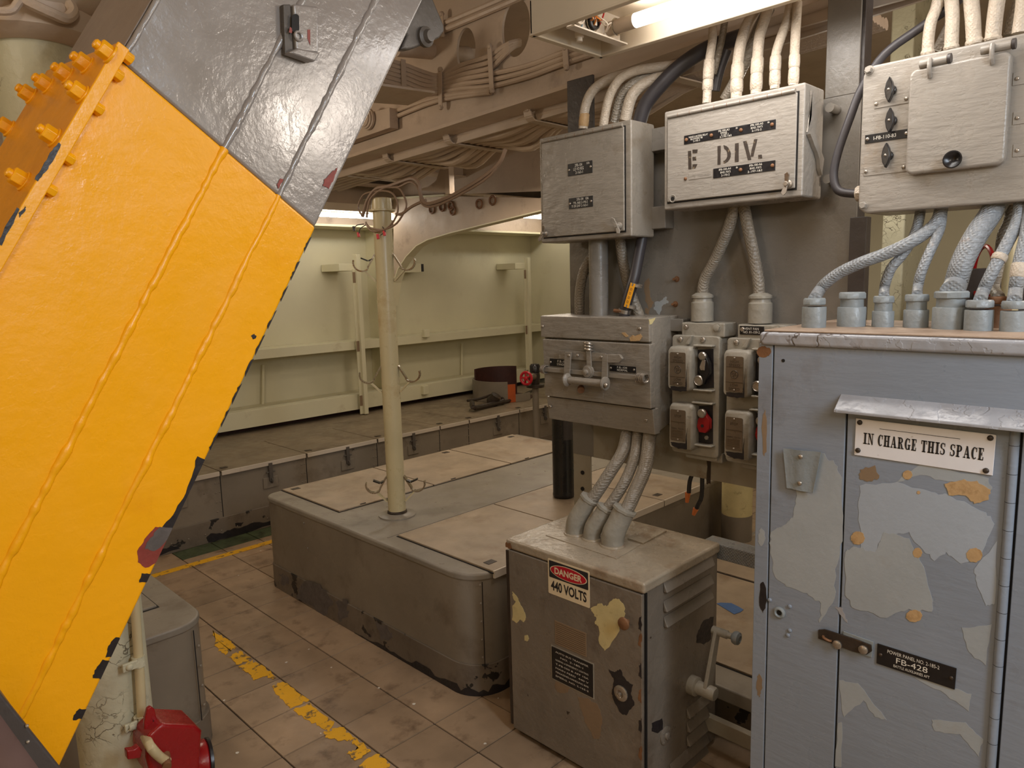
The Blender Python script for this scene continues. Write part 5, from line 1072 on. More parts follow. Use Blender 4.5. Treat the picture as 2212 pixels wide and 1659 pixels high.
# ------------------------------------------------------------------ power panel cabinet
XC = .15
yLc = W(1636, 900, 'x', XC).y; lz1 = W(1900, 719, 'x', XC - .012).z; lz0 = W(1900, 757, 'x', XC - .012).z; yLl = W(1639, 730, 'x', XC - .012).y; yRc = -2.62
t = thing('power_panel_cabinet', 'tall blue grey steel power cabinet with peeling door and white IN CHARGE sign', 'cabinet', (XC + .2, (yLc + yRc) / 2, 0)); CAB = t
obj('case', M().box(XC + .008, .56, yRc, yLc, 0, lz0 + .004), 'cab_gray', t, .003)
obj('lid', M().box(XC - .012, .57, yRc - .01, yLl, lz0, lz1 - .006), 'cab_edge', t, .008, 3)
obj('lid_top', M().box(XC - .004, .565, yRc, yLl - .008, lz1 - .006, lz1 - .001), 'cab_top', t, .004)
g1 = W(1672, 760, 'x', XC).y; g1b = W(1651, 1655, 'x', XC).y; zt_ = lz0 + .002; zl_ = W(1651, 1655, 'x', XC).z
def gy(ya, za, yb, zb, z): return ya + (yb - ya) * (z - za) / (zb - za)
def slab(name, l0, l1, zt, r0, r1, zb, th, mt, par=t, bev=.002): return obj(name, M().prism([V((XC + .009, l1, zb)), V((XC + .009, r1, zb)), V((XC + .009, r0, zt)), V((XC + .009, l0, zt))], XN * (th + .009)), mt, par, bev)
gz1 = lambda z: gy(g1, W(1672, 760, 'x', XC).z, g1b, zl_, z)
A_ = (W(1831, 900, 'x', XC), W(1804, 1655, 'x', XC)); gz2 = lambda z: gy(A_[0].y, A_[0].z, A_[1].y, A_[1].z, z)
H_ = (W(2193, 940, 'x', XC), W(2141, 1650, 'x', XC)); gz3 = lambda z: gy(H_[0].y, H_[0].z, H_[1].y, H_[1].z, z)
zh_ = W(1900, 872, 'x', XC).z
obj('groove', M().box(XC + .0065, XC + .0078, yRc, yLc - .004, .0, zt_), 'gap_dark', t)
slab('side_stile', yLc, yLc, zt_, gz1(zt_) + .003, gz1(0) + .003, .0, 0, 'cab_gray')
fp = M().prism([V((XC + .009, y, z)) for y, z in ((gz1(zt_), zt_), (gz1(0), 0), (gz2(0) + .004, 0), (gz2(zh_) + .004, zh_ - .0), (yRc, zh_), (yRc, zt_))], XN * .009)
fp = obj('front_panel', fp, 'cab_gray', t, .002)
dr = slab('door', gz2(zh_), gz2(0), zh_ - .005, gz3(zh_) + .006, gz3(0) + .006, .0, 0.0, 'cab_gray')
hr = M().cyl((XC - .001, gz3(zh_), zh_ - .01), (XC - .001, gz3(0), 0), .0085, n=12); hr = obj('hinge_rod', hr, 'cab_gray', t)
for k in range(1, 22): z = zh_ - .055 * k; obj('hinge_joint', M().lathe((XC - .001, gz3(z), z), (0, (gz3(0) - gz3(zh_)) / zh_ * -1, 1), [(.0087, 0), (.0087, .0008)], 12), 'gap_dark', hr)
slab('right_door', gz3(zh_) - .012, gz3(0) - .012, zh_ - .005, yRc, yRc, 0, 0, 'cab_gray')
a, b = W(1822, 864, 'x', XC), W(1803, 888, 'x', XC - .03)
zhb = W(1950, 905, 'x', XC - .035).z
obj('drip_hood', M().prism([V((XC, 0, zh_ + .012)), V((XC - .036, 0, zhb + .004)), V((XC - .036, 0, zhb - .001)), V((XC, 0, zh_ - .002))], (0, -1.0, 0)), 'cab_edge', t) if 0 else obj('drip_hood', M().prism([V((XC + .001, b.y, zh_ + .014)), V((XC - .036, b.y, zhb + .004)), V((XC - .036, b.y, zhb - .002)), V((XC + .001, b.y, zh_))], (0, yRc - b.y, 0)), 'cab_edge', t, .0015)
XF_ = XC - .0004
def fr(u, v): return W(u, v, 'x', XF_)
K9 = lambda P: sc_(P, .6141, 1620, 640)
cp = lambda P, mt, sd, amp=2.2, th=.0006, par=dr: obj('peeled_paint', M().prism([W(u, v, 'x', XC) for u, v in rough_poly(K9(P), amp, 5, sd)], XN * th), mt, par)
cp([(160, 560), (250, 550), (300, 590), (325, 640), (325, 860), (300, 960), (300, 1060), (245, 1150), (250, 1080), (200, 1045), (130, 1020), (90, 990), (72, 900), (75, 830), (130, 800), (155, 770), (165, 700)], 'cab_patch', 1, 3, par=fp)
cp([(385, 665), (520, 655), (640, 690), (700, 700), (830, 760), (860, 800), (800, 930), (740, 940), (690, 900), (650, 930), (600, 880), (560, 830), (470, 850), (430, 910), (390, 890), (385, 760)], 'cab_patch_blue', 2, 3)
cp([(370, 880), (440, 900), (470, 830), (560, 850), (610, 950), (640, 1060), (640, 1110), (560, 1100), (480, 1130), (370, 1100), (335, 1050), (335, 900)], 'cab_patch', 3, 3, .0009)
cp([(790, 960), (870, 860), (862, 1080), (830, 1090), (800, 1020)], 'cab_patch_blue', 4)
cp([(745, 1165), (850, 1155), (830, 1300), (770, 1250)], 'cab_patch', 5); cp([(314, 1350), (380, 1360), (480, 1490), (440, 1480), (400, 1420), (330, 1480)], 'cab_patch', 6); cp([(640, 1490), (760, 1500), (820, 1560), (805, 1620), (740, 1540), (650, 1530)], 'cab_patch', 7); cp([(580, 1340), (700, 1370), (780, 1400), (770, 1460), (690, 1400)], 'cab_patch', 8); cp([(310, 1500), (325, 1500), (322, 1655), (300, 1655)], 'cab_patch', 9)
cp([(500, 660), (600, 590), (840, 640), (850, 680), (690, 650), (600, 630)], 'cab_patch', 14, 3, .0004)
disc = lambda u, v, a, b: [(u + a * math.cos(q), v + b * math.sin(q)) for q in [2 * PI * i / 9 for i in range(9)]]
for i, (u, v, a, b) in enumerate(((380, 850, 25, 24), (790, 910, 29, 26), (578, 1124, 29, 22), (555, 628, 17, 17), (590, 902, 17, 18), (594, 690, 6, 6))): cp(disc(u, v, a, b), 'tan_patch', 20 + i, .7, .0013)
cp([(685, 660), (745, 645), (800, 650), (848, 680), (840, 715), (790, 728), (760, 700), (700, 700)], 'tan_patch', 30, 2.5, .0013); cp([(390, 610), (440, 595), (455, 640), (420, 650), (385, 640)], 'brown_patch', 31, 2.5, .0010)
cp([(345, 1150), (300, 1095), (318, 1090), (335, 1120)], 'cab_edge', 32)
for i_, (u, v, a, b) in enumerate(((1652, 935, 5, 50), (1648, 1290, 8, 34), (1645, 1160, 7, 20), (1640, 1480, 6, 26), (1650, 760, 16, 12))):
    obj('chipped_paint', M().prism([W(p_[0], p_[1], 'x', XC) for p_ in rough_poly([(u + a * math.cos(q), v + b * math.sin(q)) for q in [PI * i / 4 for i in range(8)]], 2.2, 3, 60 + i_)], XN * .0006), ('brown_patch', 'black_chip', 'cab_patch', 'brown_patch', 'rust')[i_], t)
# sign and plates (they sit slightly askew with the door)
P = [fr(*q) for q in ((1850, 903), (2153, 939), (2145, 1027), (1846, 982))]
def quadface(P, t_): return M().prism([p + XN * .0008 for p in P], XN * t_)
sg = obj('in_charge_sign', quadface(P, .002), 'sign_white', dr, .0008)
def bil(P, fx, fy, o=0.): a = P[0].lerp(P[1], fx); b = P[3].lerp(P[2], fx); return a.lerp(b, fy) + XN * o
def arcp(cx, cy, rx, ry, ix, iy, a0, a1, n=14, icx=None):
    o = [(cx + rx * math.cos(math.radians(a0 + (a1 - a0) * i / n)), cy + ry * math.sin(math.radians(a0 + (a1 - a0) * i / n))) for i in range(n + 1)]
    i_ = [((cx if icx is None else icx) + ix * math.cos(math.radians(a1 - (a1 - a0) * i / n)), cy + iy * math.sin(math.radians(a1 - (a1 - a0) * i / n))) for i in range(n + 1)]
    return o + i_
R_ = lambda x0, x1, y0, y1: [(x0, y0), (x1, y0), (x1, y1), (x0, y1)]
S_ = .085
GL = {'I': (.50, [R_(.13, .37, 0, 1), R_(0, .5, 0, S_), R_(0, .5, 1 - S_, 1)]),
      'N': (.80, [R_(.12, .19, 0, 1), R_(.60, .68, 0, 1), [(.06, 1), (.30, 1), (.68, 0), (.56, 0)], R_(0, .32, 0, S_), R_(.46, .80, 1 - S_, 1), R_(0, .26, 1 - S_, 1)]),
      'C': (.66, [arcp(.34, .5, .34, .51, .13, .43, 48, 312, 16, .37), R_(.54, .62, .62, .98)]),
      'H': (.82, [R_(.09, .32, 0, 1), R_(.50, .73, 0, 1), R_(.3, .52, .46, .55), R_(0, .40, 0, S_), R_(.42, .82, 0, S_), R_(0, .40, 1 - S_, 1), R_(.42, .82, 1 - S_, 1)]),
      'A': (.80, [[(.08, 0), (.16, 0), (.40, .93), (.34, 1)], [(.30, 1), (.48, 1), (.72, 0), (.48, 0)], R_(.18, .56, .28, .36), R_(0, .27, 0, S_), R_(.42, .80, 0, S_)]),
      'R': (.80, [R_(.09, .32, 0, 1), arcp(.34, .74, .32, .26, .12, .18, -90, 90, 10), R_(.09, .36, 1 - S_, 1), R_(.09, .36, .48, .56), [(.36, .50), (.54, .46), (.70, 0), (.48, 0)], R_(0, .40, 0, S_), R_(0, .2, 1 - S_, 1), R_(.52, .80, 0, S_)]),
      'G': (.74, [arcp(.34, .5, .34, .51, .13, .43, 48, 318, 16, .37), R_(.46, .66, .02, .42), R_(.38, .74, .38, .46), R_(.54, .62, .64, .98)]),
      'E': (.66, [R_(.09, .32, 0, 1), R_(0, .6, 0, S_), R_(0, .6, 1 - S_, 1), R_(.3, .44, .46, .54), R_(.52, .60, 0, .28), R_(.52, .60, .72, 1), R_(.40, .46, .34, .66)]),
      'T': (.68, [R_(.22, .46, 0, 1), R_(.12, .56, 0, S_), R_(0, .68, 1 - S_, 1), R_(0, .08, .68, 1), R_(.60, .68, .68, 1)]),
      'S': (.60, [arcp(.29, .74, .28, .27, .10, .19, 40, 250, 12), arcp(.29, .27, .28, .28, .10, .19, -140, 70, 12), [(.02, .66), (.16, .54), (.56, .34), (.44, .46)], R_(.48, .55, .70, .98), R_(.03, .10, .02, .32)]),
      'P': (.74, [R_(.09, .32, 0, 1), arcp(.34, .72, .34, .28, .12, .2, -90, 90, 10), R_(.09, .36, 1 - S_, 1), R_(.09, .36, .44, .52), R_(0, .42, 0, S_), R_(0, .2, 1 - S_, 1)])}
word = 'IN CHARGE THIS SPACE'; tot = sum(.46 if c == ' ' else GL[c][0] + .10 for c in word); x = 0
for c in word:
    if c == ' ': x += .46; continue
    wd, polys = GL[c]; m = M()
    for pl_ in polys: m.prism([bil(P, .068 + .872 * (x + px) / tot, .66 - .30 * py, .0030) for px, py in pl_], XN * .0004)
    o = obj('letter', m, 'ink_black', sg, flat=True); x += wd + .10
obj('printed_rule', M().prism([bil(P, fx, fy, .003) for fx, fy in ((.19, .20), (.77, .20), (.77, .212), (.19, .212))], XN * .0003), 'ink_black', sg)
for fx, fy in ((.033, .10), (.965, .09), (.03, .86), (.955, .90)): obj('screw', M().screw(bil(P, fx, fy, .003), XN, .0055), 'dark_metal', sg)
P2 = [fr(*q) for q in ((1896, 1389), (2067, 1443), (2063, 1489), (1894, 1432))]
n = obj('nameplate', quadface(P2, .0018), 'black_plate', dr, .0006)
rt = (P2[1] - P2[0]); Wd = rt.length; rt.normalize(); up = (P2[0] - P2[3]); Hh = up.length; up.normalize()
for tx, fx, fy, wf, hf in (('POWER PANEL NO. 2-185-2', .47, .22, .66, .17), ('FB-428', .46, .53, .40, .27), ('BATTLE AUXILIARIES AFT', .46, .82, .46, .13)): lettering(n, tx, bil(P2, fx, fy, .0030), rt, up, Wd * wf, Hh * hf, 'white_ink')
for fx in (.05, .95): obj('screw', M().screw(bil(P2, fx, .5, .0026), XN, .004), 'dark_metal', n)
# clip, lock, hasp
ck = [fr(*q) for q in ((1696, 967), (1778, 975), (1760, 1063), (1704, 1052))]; m = M(); N_ = 6; vs = []
for i in range(N_ + 1):
    f = i / N_; bulge = .010 * (1 - (2 * f - 1) ** 2) + .003 + (.008 if i in (0, N_) else 0)
    vs += [ck[0].lerp(ck[1], f) + XN * bulge, ck[3].lerp(ck[2], f) + XN * bulge]
nb = len(vs); m.add(vs + [p - XN * .002 for p in vs], [(2 * i, 2 * i + 1, 2 * i + 3, 2 * i + 2) for i in range(N_)] + [(nb + 2 * i, nb + 2 * i + 2, nb + 2 * i + 3, nb + 2 * i + 1) for i in range(N_)] + [(2 * i, 2 * i + 2, nb + 2 * i + 2, nb + 2 * i) for i in range(N_)] + [(2 * i + 1, nb + 2 * i + 1, nb + 2 * i + 3, 2 * i + 3) for i in range(N_)] + [(0, nb, nb + 1, 1), (2 * N_, 2 * N_ + 1, nb + 2 * N_ + 1, nb + 2 * N_)])
cl = obj('clip_bracket', m, 'tube_blue', fp)
for u, v in ((1735, 984), (1733, 1041)): obj('screw', M().screw(fr(u, v) + XN * .013, XN, .0055), 'worn_metal', cl)
p = fr(1684, 1323); m = M(); m.lathe(p, XN, [(.0145, -.001), (.0145, .003), (.011, .006), (.009, .006), (.007, .002)], 20); lk = obj('lock', m, 'tube_blue', fp)
obj('keyhole', M().lathe(p + XN * .002, XN, [(.006, 0), (.006, .001)], 10), 'gap_dark', lk)
for u, v in ((1663, 1296), (1706, 1310), (1706, 1362), (1702, 1372)): obj('rivet', M().screw(fr(u, v), XN, .005), 'cab_gray', fp)
obj('door_hole', M().lathe(fr(1692, 779), XN, [(.004, 0), (.004, .0005)], 12), 'gap_dark', fp)
h = [fr(*q) + XN * .004 for q in ((1770, 1358), (1784, 1357), (1850, 1378), (1884, 1391), (1886, 1404), (1874, 1412), (1845, 1405), (1800, 1388), (1770, 1377))]
hs = obj('hasp', M().prism(h, XN * .004), 'dark_metal', dr, .001)
obj('hasp', M().prism([fr(*q) for q in ((1822, 1362), (1888, 1386), (1884, 1420), (1822, 1400))], XN * .003), 'tube_blue', dr, .001)
for u, v in ((1812, 1389), (1868, 1400)): obj('hasp_stud', M().lathe(fr(u, v) + XN * .006, XN, [(.010, 0), (.010, .006), (.006, .009)], 12), 'worn_metal', hs)
obj('hasp_ring', M().torus(fr(1790, 1376) + XN * .010, (.3, -.3, 1), .009, .0028, 16, 6), 'rust', hs)
# hubs on the lid with their cables
K8_ = .25859; pz = lambda u, v: W(1640 + K8_ * u, 400 + K8_ * v, 'z', lz1 - .001)
def hub(lab, u, vb, w_, vt, vn, cap, cable=None, Xs=None, rc=0, mt='tube_blue', wraps=(), cmt='braid_blue'):
    c = pz(u, vb - 8); px = (RM @ (c - CAM)).z; r = w_ * K8_ / 2 * px / F
    zt = W(1640 + K8_ * u, 400 + K8_ * vt, 'x', c.x).z
    t = thing('cable_hub', lab, 'cable hub', (c.x, c.y, lz1), 'hubs on the cabinet lid')
    h = zt - lz1; cz = V((c.x, c.y, lz1 - .001))
    nk = .55 if cap else 1
    obj('tube', M().lathe(cz, UZ, [(r, 0), (r, h - .022), (r * .98, h - .020)] if not vn else [(r, 0), (r, h - .036), (r * .96, h - .034)], 26), mt, t)
    if vn: obj('neck', M().lathe(cz, UZ, [(r * .82, h - .036), (r * .80, h - .014)], 24), mt, t)
    obj('nut', M().lathe(cz, UZ, [(r * .9, h - .016), (r * (.98), h - .014), (r * .98, h - .003), (r * .9, h)], 8), mt, t)
    if cable:
        pts = [V((c.x, c.y, zt - .002))] + pix(cable, Xs, K8_, 1640, 400)
        cb = obj('cable', M().tube(pts, rc, 14, 6), cmt, t)
        for (i, f0, f1, rr) in wraps:
            a = pts[i].lerp(pts[i + 1], f0); b = pts[i].lerp(pts[i + 1], f1); obj('tape_wrap', M().lathe(a, b - a, [(rr * .9, 0), (rr, .003), (rr, (b - a).length - .003), (rr * .9, (b - a).length)], 12), 'bright_cable', cb)
    return t
hub('leftmost hub on the cabinet lid, with a long cable sweeping up to the right', 455, 1195, 190, 940, 0, 1, [(500, 885), (560, 815), (680, 728), (860, 645), (1050, 575), (1230, 495), (1370, 410), (1480, 310), (1520, 200), (1530, 120)], [.40, .40, .40, .40, .41, .42, .44, .46, .48, .49], .0145)
hub('second hub from the left on the cabinet lid, capped and empty', 768, 1186, 222, 890, 1, 0)
hub('third hub on the cabinet lid, its thin cable curving right', 1030, 1190, 168, 922, 1, 1, [(1045, 870), (1060, 800), (1105, 690), (1190, 590), (1270, 470), (1320, 350), (1345, 230), (1350, 150)], [.43, .43, .43, .44, .45, .47, .49, .5], .0115)
hub('fourth hub on the cabinet lid, with a smooth slim cable leaning right', 1305, 1194, 190, 908, 1, 1, [(1325, 850), (1350, 740), (1410, 590), (1470, 460), (1515, 340), (1530, 200)], [.41, .41, .42, .44, .46, .48], .0110)
hub('fifth and widest hub on the cabinet lid, with the fattest braided cable', 1590, 1206, 268, 880, 1, 1, [(1640, 830), (1680, 690), (1745, 540), (1830, 390), (1925, 250), (1990, 140), (2010, 80)], [.40, .40, .41, .43, .46, .48, .49], .0235)
hub('brown hub half hidden behind the sixth one', 1985, 1196, 190, 925, 0, 1, [(1962, 860), (1985, 740), (2010, 600), (2035, 420), (2085, 310), (2110, 170)], [.48, .48, .49, .50, .51, .52], .0115, 'rust', cmt='braid_gray')
hub('sixth hub on the cabinet lid, its cable taped halfway up', 1828, 1220, 212, 955, 0, 1, [(1870, 890), (1915, 790), (1990, 640), (2080, 470), (2140, 350), (2175, 230), (2180, 120)], [.38, .38, .39, .41, .43, .45, .47], .0125, wraps=((3, .05, .35, .0155),))
hub('rightmost hub on the cabinet lid, cut by the photo edge', 2112, 1228, 185, 962, 0, 1, [(2140, 890), (2155, 790), (2180, 640), (2230, 440), (2260, 250), (2270, 120)], [.38, .38, .39, .41, .44, .46], .0135, wraps=((2, .1, .9, .0155),))
# things behind the hubs
o = obj('cream_pipe', M().cyl(W(2178, 720, 'x', 1.1), W(2190, 420, 'x', 1.1), .022, n=14), 'pole_cream'); tag(o, 'thin cream vertical pipe seen behind the hubs of the cabinet', 'pipe')
t = thing('red_reel', 'red metal hoop on a dark box in the shadow behind the hubs', 'reel', W(2110, 640, 'x', 1.6))
obj('hoop', M().torus(W(2124, 590, 'x', 1.6), (.5, -.85, 0), .095, .008, 28, 8), 'red_paint', t); obj('dark_box', M().box(1.65, 1.9, W(2095, 600, 'x', 1.7).y, W(2095, 600, 'x', 1.7).y - .25, .6, W(2100, 580, 'x', 1.65).z), 'steel_dark', t, .005); obj('stand', M().box(1.7, 1.76, W(2110, 600, 'x', 1.7).y - .12, W(2110, 600, 'x', 1.7).y - .06, .21, .62), 'steel_dark', t)
a, b = W(1898, 650, 'x', 2.2), W(1956, 460, 'x', 2.2)
o = obj('bulkhead_trunk', M().box(2.2, 2.5, b.y, a.y, 0, 2.82), 'column_green', None, .01); tag(o, 'pale green square trunk standing behind the cabinet hubs', 'trunk')
# ------------------------------------------------------------------ main fluorescent fixture above the rack
zf = 2.2
fx0, fx1, fy0, fy1 = .078, .385, -1.150, -2.15
t = thing('fluorescent_fixture', 'lit open fluorescent fixture with exposed wiring above the electrical boxes', 'ceiling light', ((fx0 + fx1) / 2, (fy0 + fy1) / 2, zf))
m = M(); th = .004; hh = .085
m.box(fx0, fx0 + th, fy1, fy0, zf, zf + hh); m.box(fx1 - th, fx1, fy1, fy0, zf, zf + hh); m.box(fx0, fx1, fy0 - th, fy0, zf, zf + hh); m.box(fx0, fx1, fy1, fy1 + th, zf, zf + hh); m.box(fx0, fx1, fy1, fy0, zf + hh, zf + hh + th)
obj('housing', m, 'fixture_white', t)
m = M()
for (a0, a1, b0, b1) in ((fx0 - .006, fx0 + .014, fy1, fy0), (fx1 - .014, fx1 + .006, fy1, fy0), (fx0, fx1, fy0 - .014, fy0 + .006), (fx0, fx1, fy1 - .006, fy1 + .014)): m.box(a0, a1, b0, b1, zf - .006, zf)
obj('rim', m, 'fixture_white', t, .002)
ysk = fy0 - .085
sk = obj('socket_bracket', M().box(fx0 + .05, fx1 - .02, ysk - .002, ysk + .002, zf + .006, zf + hh), 'wire_white', t, .001)
obj('bracket_lip', M().box(fx0 + .05, fx1 - .02, ysk - .028, ysk, zf + .004, zf + .008), 'wire_white', sk)
for x, mt_ in ((fx0 + .085, 'wire_white'), (fx0 + .15, 'black_plastic')):
    s_k = obj('lamp_socket', M().lathe((x, ysk - .001, zf + .040), (0, -1, 0), [(.022, 0), (.022, .018), (.017, .02), (.016, .016)], 18), mt_, sk)
    obj('contact', M().box(x - .004, x + .004, ysk - .022, ysk - .017, zf + .028, zf + .054), 'worn_metal' if mt_ == 'wire_white' else 'wire_white', s_k)
    obj('socket_clip', M().torus((x, ysk - .010, zf + .040), (0, 1, 0), .0245, .0018, 20, 6), 'chrome', s_k)
tx = fx1 - .075; tzc = zf + .040
obj('tube_end', M().lathe((tx, ysk - .02, tzc), (0, -1, 0), [(.0185, -.03), (.0195, 0), (.0195, .075)], 20), 'tube_cap', t)
obj('lamp_tube', M().cyl((tx, ysk - .095, tzc), (tx, fy1 + .08, tzc), .019, n=12), 'tube_light', t)
obj('lamp_tube', M().cyl((fx0 + .075, ysk - .20, tzc + .01), (fx0 + .075, fy1 + .08, tzc + .01), .019, n=12), 'tube_light', t)
obj('tube_clip', M().torus((tx, ysk - .03, tzc), (0, 1, 0), .022, .002, 18, 6), 'chrome', t)
obj('starter', M().lathe((fx0 + .14, ysk + .03, zf + .012), (0, 0, -1), [(.013, -.02), (.013, .004), (.009, .006), (.009, .016)], 14), 'wire_white', t)
rd = random.Random(2)
for k, c in enumerate(('wire_blue', 'wire_blue', 'wire_orange', 'wire_orange', 'wire_orange', 'wire_red', 'wire_white', 'wire_white')):
    x = fx0 + .05 + .016 * k; pts = [V((x, ysk - .004, zf + .072)), V((x + .015, ysk - .03, zf + .052 + rd.uniform(-.02, .015))), V((x + .035, ysk - .038, zf + .045 + rd.uniform(-.025, .02))), V((x + .055, ysk - .006, zf + .04 + rd.uniform(-.025, .02)))]
    obj('wire', M().tube(pts, .0022, 6, 4), c, t)
for y in (-1.25, -1.95): obj('hanger_strap', M().box((fx0 + fx1) / 2 - .02, (fx0 + fx1) / 2 + .02, y - .02, y + .02, zf + hh, 2.82), 'overhead', t)
# ------------------------------------------------------------------ inclined trunk, left foreground
CA = W(268, 110, 'y', -1.3)
a0 = V((.514, 0, .858)).normalized(); b0_ = V((a0.z, 0, -a0.x)); yh = V((0, 1, 0)); ph, thh = math.radians(-.5), math.radians(6)
ca = a0 * math.cos(ph) + yh * math.sin(ph); y1_ = yh * math.cos(ph) - a0 * math.sin(ph); cc = y1_ * math.cos(thh) - b0_ * math.sin(thh); cb = cc.cross(ca)
if cb.dot(b0_) < 0: cb = -cb
def tr(a, b, c): return CA + ca * a + cb * b + cc * c
def onp(u, v, n, d):                         # photo pixel on the trunk plane n . (p - CA) = d
    r = ray(u, v); return CAM + r * (((CA - CAM).dot(n) + d) / r.dot(n))
face = lambda u, v, o=0.: onp(u, v, cc, -o)
BW, DP = .430, .285
def tbox(m, a_0, a_1, b_0, b_1, c_0, c_1): return m.obox(tr(a_0, b_0, c_0), ca * (a_1 - a_0), cb * (b_1 - b_0), cc * (c_1 - c_0))
t = thing('inclined_trunk', 'big leaning steel trunk, yellow below and glossy grey above, left foreground', 'trunk', tr(-2.1, BW / 2, .1))
def abc(p): d = p - CA; return d.dot(ca), d.dot(cb), d.dot(cc)
q0, q1 = abc(face(268, 135)), abc(face(668, 478)); ab = lambda b: q0[0] + (q1[0] - q0[0]) * (b - q0[1]) / (q1[1] - q0[1]); AS = ab(0)
def wedge(lo, hi, e): return M().prism([tr(lo if lo is not None else ab(0), e, e), tr(hi if hi is not None else ab(0), e, e), tr(hi if hi is not None else ab(BW), BW - e, e), tr(lo if lo is not None else ab(BW), BW - e, e)], cc * (DP - e))
obj('yellow_casing', wedge(-2.1, None, 0), 'yellow', t, .006, 3)
obj('grey_casing', wedge(None, 1.05, .0012), 'chute_gray', t, .006, 3)
obj('grey_back_strip', tbox(M(), AS + .01, 1.05, -.0015, .001, .010, DP + .002), 'chute_side', t, .001)
rd = random.Random(9)
def bead(b, a_0, a_1, r, mt):
    n = int(abs(a_1 - a_0) / .011); pts = []; rs = []; jb, jr = 0, 1
    for i in range(n + 1):
        f = i / n; jb = jb * .7 + rd.uniform(-.0008, .0008); jr = 1 + (jr - 1) * .4 + rd.uniform(-.2, .2)
        pts.append(tr(a_0 + (a_1 - a_0) * f, b + jb, .0030)); rs.append(r * .88 * jr)
    obj('weld_seam', M().tube(pts, rs, 10, 2), mt, t, smooth=80)
for b in (.203, .331): bead(b, -2.0, ab(b), .0085, 'yellow'); bead(b, ab(b), 1.0, .0080, 'chute_gray')
bead(.004, AS, .9, .005, 'chute_gray')
cv = obj('cover_plate', tbox(M(), -1.6, .0, -.016, -.001, -.012, .29), 'yellow_dirty', t, .002)
obj('flange_edge', tbox(M(), -1.6, .0, -.017, .002, -.018, -.0118), 'yellow', cv, .002)
onb = lambda u, v: onp(u, v, cb, -.017)
def tnut(p, rot=0):
    m = M(); ax = -cb; m.lathe(p, ax, [(.0135, -.002), (.0135, .016), (.0115, .0185)], 6); m.lathe(p, ax, [(.0075, .015), (.0075, .024), (.005, .026)], 10); m.lathe(p, ax, [(.017, -.002), (.0165, .002)], 14)
    return obj('bolt', m, 'yellow', cv, .0012)
PX = [(238, 118), (188, 142), (146, 164), (104, 186), (68, 208), (178, 205), (118, 298), (52, 392), (20, 278)]
for u, v in PX: tnut(onb(u, v))
for k in range(1, 6): tnut(tr(-.40 - .17 * k, -.017, .012)); tnut(tr(-.28 - .17 * k, -.017, .26))
for (u, v) in ((272, 128), (246, 162), (200, 232), (141, 342), (88, 402)):
    q = abc(face(u, v)); p = tr(q[0], .003, -.009); m = M(); m.lathe(p, cb, [(.0095, -.002), (.0095, .009), (.008, .011)], 6); obj('nut', m, 'yellow', cv, .001)
def fpatch(P, mt, sd, amp=2, o=.0005, n=4):
    Q = []
    for u, v in rough_poly(P, amp, n, sd): a_, b_, c_ = abc(face(u - 6, v)); Q.append(tr(a_, min(b_, BW - .002), 0))
    return obj('chipped_paint', M().prism(Q, cc * -o), mt, t)
for k in range(9):                           # ragged bare edge
    v0 = 505 + 53 * k; v1 = v0 + rd.uniform(34, 52); L_ = []; R_e = []
    for q in range(9):
        v = v0 + (v1 - v0) * q / 8; u = 672 - (v - 490) * .478; d_ = 0 if q in (0, 8) else rd.uniform(1.5, 7)
        a_, b_, c_ = abc(face(u, v)); L_.append(tr(a_, BW - .0005 - d_ * .0007, 0)); R_e.append(tr(a_, BW - .0004, 0))
    obj('chipped_paint', M().prism(L_ + R_e[::-1], cc * -.0005), 'black_chip', t)
fpatch([(432, 985), (420, 1030), (402, 1075), (380, 1112), (352, 1145), (372, 1165), (430, 1110), (450, 1060), (460, 1000)], 'black_chip', 2, 1.6)
fpatch([(342, 1138), (318, 1165), (302, 1190), (304, 1215), (320, 1226), (350, 1215), (380, 1150), (360, 1140)], 'red_chip', 3); fpatch([(350, 1140), (330, 1162), (318, 1185), (340, 1190), (380, 1160), (378, 1140)], 'gray_chip', 4, 2, .0009)
fpatch([(312, 1238), (306, 1258), (330, 1258), (336, 1240)], 'black_chip', 5, 1); fpatch([(256, 1376), (240, 1395), (234, 1420), (262, 1418), (280, 1380)], 'black_chip', 6, 2); fpatch([(228, 1425), (214, 1445), (206, 1464), (230, 1470), (256, 1430)], 'black_chip', 7, 2); fpatch([(178, 1530), (165, 1545), (164, 1556), (190, 1550), (200, 1534)], 'black_chip', 8, 1.5)
fpatch([(548, 725), (556, 722), (560, 728), (552, 733)], 'black_chip', 9, 2)
fpatch([(735, 362), (722, 372), (706, 388), (704, 402), (716, 408), (728, 385)], 'red_chip', 10, 2); fpatch([(604, 398), (612, 385), (618, 388), (608, 408)], 'red_chip', 11, 1)
def epatch(P, mt, sd): return obj('chipped_paint', M().prism([onp(u, v, cc, -.0182) for u, v in rough_poly(P, 1.6, 4, sd)], cc * -.0006), mt, cv)
epatch([(126, 308), (132, 312), (116, 345), (98, 372), (82, 392), (74, 388), (92, 358), (108, 330)], 'black_chip', 1); epatch([(36, 448), (42, 452), (24, 490), (4, 530), (-6, 528), (10, 490)], 'black_chip', 2); epatch([(55, 445), (56, 452), (42, 470), (40, 460)], 'black_chip', 3)
